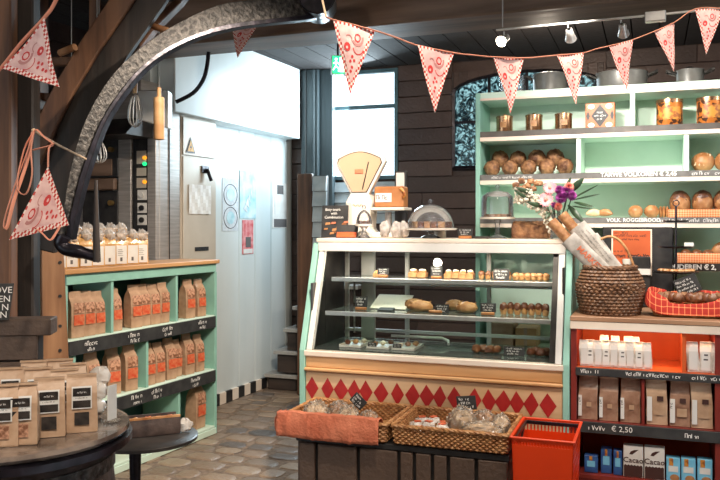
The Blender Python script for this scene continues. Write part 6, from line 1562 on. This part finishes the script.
ribbon([P(33,150,2.49), P(45,147,2.49), P(54,144,2.52)], t, org, .005, 'ribbon_loop')
ribbon([P(33,226,2.5), P(42,233,2.48), P(50,240,2.47), P(56,233,2.5), P(60,226,2.5)], t, org, .004, 'ribbon_loop')
MB().tube([P(34,131,2.5)-org, P(60,146,2.9)-org, P(86,159,3.62)-org], .004, 6).build('twine', M['twine'], t)
MB().tube([P(34,131,2.5)-org, P(33,129,2.5)-org, P(31,60,2.5)-org, Vector((P(31,60,2.5).x, 2.5, 2.99))-org][:2], .006, 6).build('knot', M['twine'], t)
org = P(246, 18, 4.9); t = thing('bunting', 'single small checked pennant hanging on the beam behind the arch', 'bunting', org)
pennant(P(231,26,4.85), P(263,16,4.8), P(237.5,58,4.85), t, org, 5); ribbon([P(228,27,4.85), P(263,16,4.8), P(275,10,4.78)], t, org, .004); MB().tube([P(263,16,4.8)-org, P(263,-4,4.8)-org, Vector((P(263,-4,4.8).x, 4.8, 2.99))-org], .003, 5).build('hanging_cord', M['twine'], t)
# ------------------------------------------------------------------ a little air between neighbours
AIR = {'treat_bag': (.91,.9,1), 'sweet_packet': (.87,.9,1), 'muffin': (.9,.9,.95), 'pastry': (.8,.85,.95), 'bread_slice': (.8,.95,.95), 'wrapped_snack': (.85,.85,.9), 'wrapped_cake': (.8,.8,.9), 'bread_roll': (.88,.88,1), 'glass_jar': (.85,.85,1)}
for o in list(C.objects):
    if o.parent is None:
        st_ = o.name.split('.')[0]
        if st_ in AIR: o.scale = [a_*b_ for a_, b_ in zip(o.scale, AIR[st_])]
        if st_ == 'bread_loaf' and o.get('group') in ('small golden loaves', 'dark-topped loaves', 'golden loaves', 'rolls in the lowest tray', 'seeded loaves'): o.scale = [a_*.93 for a_ in o.scale]
        if o.get('group') == 'dark-topped loaves': o.location.z += .006
        if o.name == 'sweet_packet' or o.get('label','').startswith('slim white packet in the orange bay, first along its front'): o.location += K.u*.012
# ------------------------------------------------------------------ light
wd_ = bpy.data.worlds.new('w'); S.world = wd_; wd_.use_nodes = True
bg = wd_.node_tree.nodes['Background']; bg.inputs[0].default_value = (.80, .93, 1, 1); bg.inputs[1].default_value = 3.0
def area(name, loc, tgt, sx, sy, e, c):
    l = bpy.data.lights.new(name, 'AREA'); l.shape = 'RECTANGLE'; l.size = sx; l.size_y = sy; l.energy = e; l.color = c
    o = bpy.data.objects.new(name, l); C.objects.link(o); o.location = loc; o.rotation_euler = (Vector(tgt)-Vector(loc)).to_track_quat('-Z', 'Y').to_euler(); return o
def spot(name, loc, tgt, e, c, size=60, rad=.03, blend=.6):
    l = bpy.data.lights.new(name, 'SPOT'); l.energy = e; l.color = c; l.spot_size = R(size); l.spot_blend = blend; l.shadow_soft_size = rad
    o = bpy.data.objects.new(name, l); C.objects.link(o); o.location = loc; o.rotation_euler = (Vector(tgt)-Vector(loc)).to_track_quat('-Z', 'Y').to_euler(); return o
WARM = (1, .85, .69); NEUT = (1, .92, .82)
# daylight coming in through the back window
wc = B.w((w0+w1)/2, -.06, (wz0+wz1)/2); area('window_daylight', wc, wc - B.v*2 + Vector((-1.6, 0, -.5)), w1-w0, wz1-wz0, 66, (.72, .9, 1))
struct(MB().box(-4.2, 4.6, -1.6, -1.5, 0, 3).build('wall_front', M['plankbrown']))  # unseen wall behind the camera, added to block flat frontal daylight
def point(name, loc, e, c, r=.04):
    l = bpy.data.lights.new(name, 'POINT'); l.energy = e; l.color = c; l.shadow_soft_size = r
    o = bpy.data.objects.new(name, l); C.objects.link(o); o.location = loc; return o
# track spots aimed at the hutch
for (p, lit), tg, e in zip(LAMPS, ((.2, 3.2, .9), K.w(1.6, .6, 1.7), K.w(2.1, .6, 1.7), (1.2, 2.6, .8)), (15, 33, 33, 15)):
    spot('track_spot', p, tg, e, NEUT, 120, .02, .8)
spot('track_spot', (.85, 3.3, 2.45), K.w(1.1, .6, 1.6), 40, NEUT, 90, .02, .8); spot('track_spot', (2.9, 2.7, 2.5), K.w(2.6, .6, 1.6), 40, NEUT, 100, .03, .8)  # two extra unseen spots, added to brighten the hutch
# unseen fill spots added over the shop floor
for loc, tg, e, sz in (((.25, 2.3, 2.85), K.w(.6, 0, .75), 115, 75), ((1.0, 2.2, 2.85), K.w(1.7, 0, .8), 95, 75), ((.15, 3.2, 2.85), L.w(.6, 0, .65), 300, 75),
                       ((-.45, .7, 2.7), (-1.0, 2.4, .9), 150, 60), ((-1.0, 2.2, 2.85), P(90, 120, 4.0), 30, 110), ((-.2, 4.6, 2.62), (-.6, 5.9, 0), 60, 90)):
    spot('ceiling_spot', loc, tg, e, WARM, sz, .035, .7)
point('ceiling_lamp', (.1, .8, 2.6), 20, WARM, .1); point('ceiling_lamp', (1.3, 5.6, 2.7), 45, WARM, .05)  # unseen fill points added: one for the room, one for the back wall
# lit tubes fixed inside the display case and under the counter top
la_ = area('case_tube_light', K.w(CW/2, SL+.035, 1.38), K.w(CW/2, SL+.12, .9), CW-.2, .02, 14, (1,.88,.72)); la_.rotation_euler = (R(-8), 0, K.r)
lb2 = area('counter_tube_light', K.w(RA+RW/2, .05, zC-.04), K.w(RA+RW/2, .2, .8), RW-.1, .02, 2.6, (1,.62,.35)); lb2.rotation_euler = (R(25), 0, K.r)
S.view_settings.view_transform = 'Standard'; S.view_settings.look = 'None'; S.view_settings.exposure = .05; S.view_settings.gamma = 1
S.view_settings.use_curve_mapping = False
S.cycles.max_bounces = 8; S.cycles.transparent_max_bounces = 24; S.cycles.sample_clamp_indirect = 6; S.cycles.caustics_reflective = False; S.cycles.caustics_refractive = False
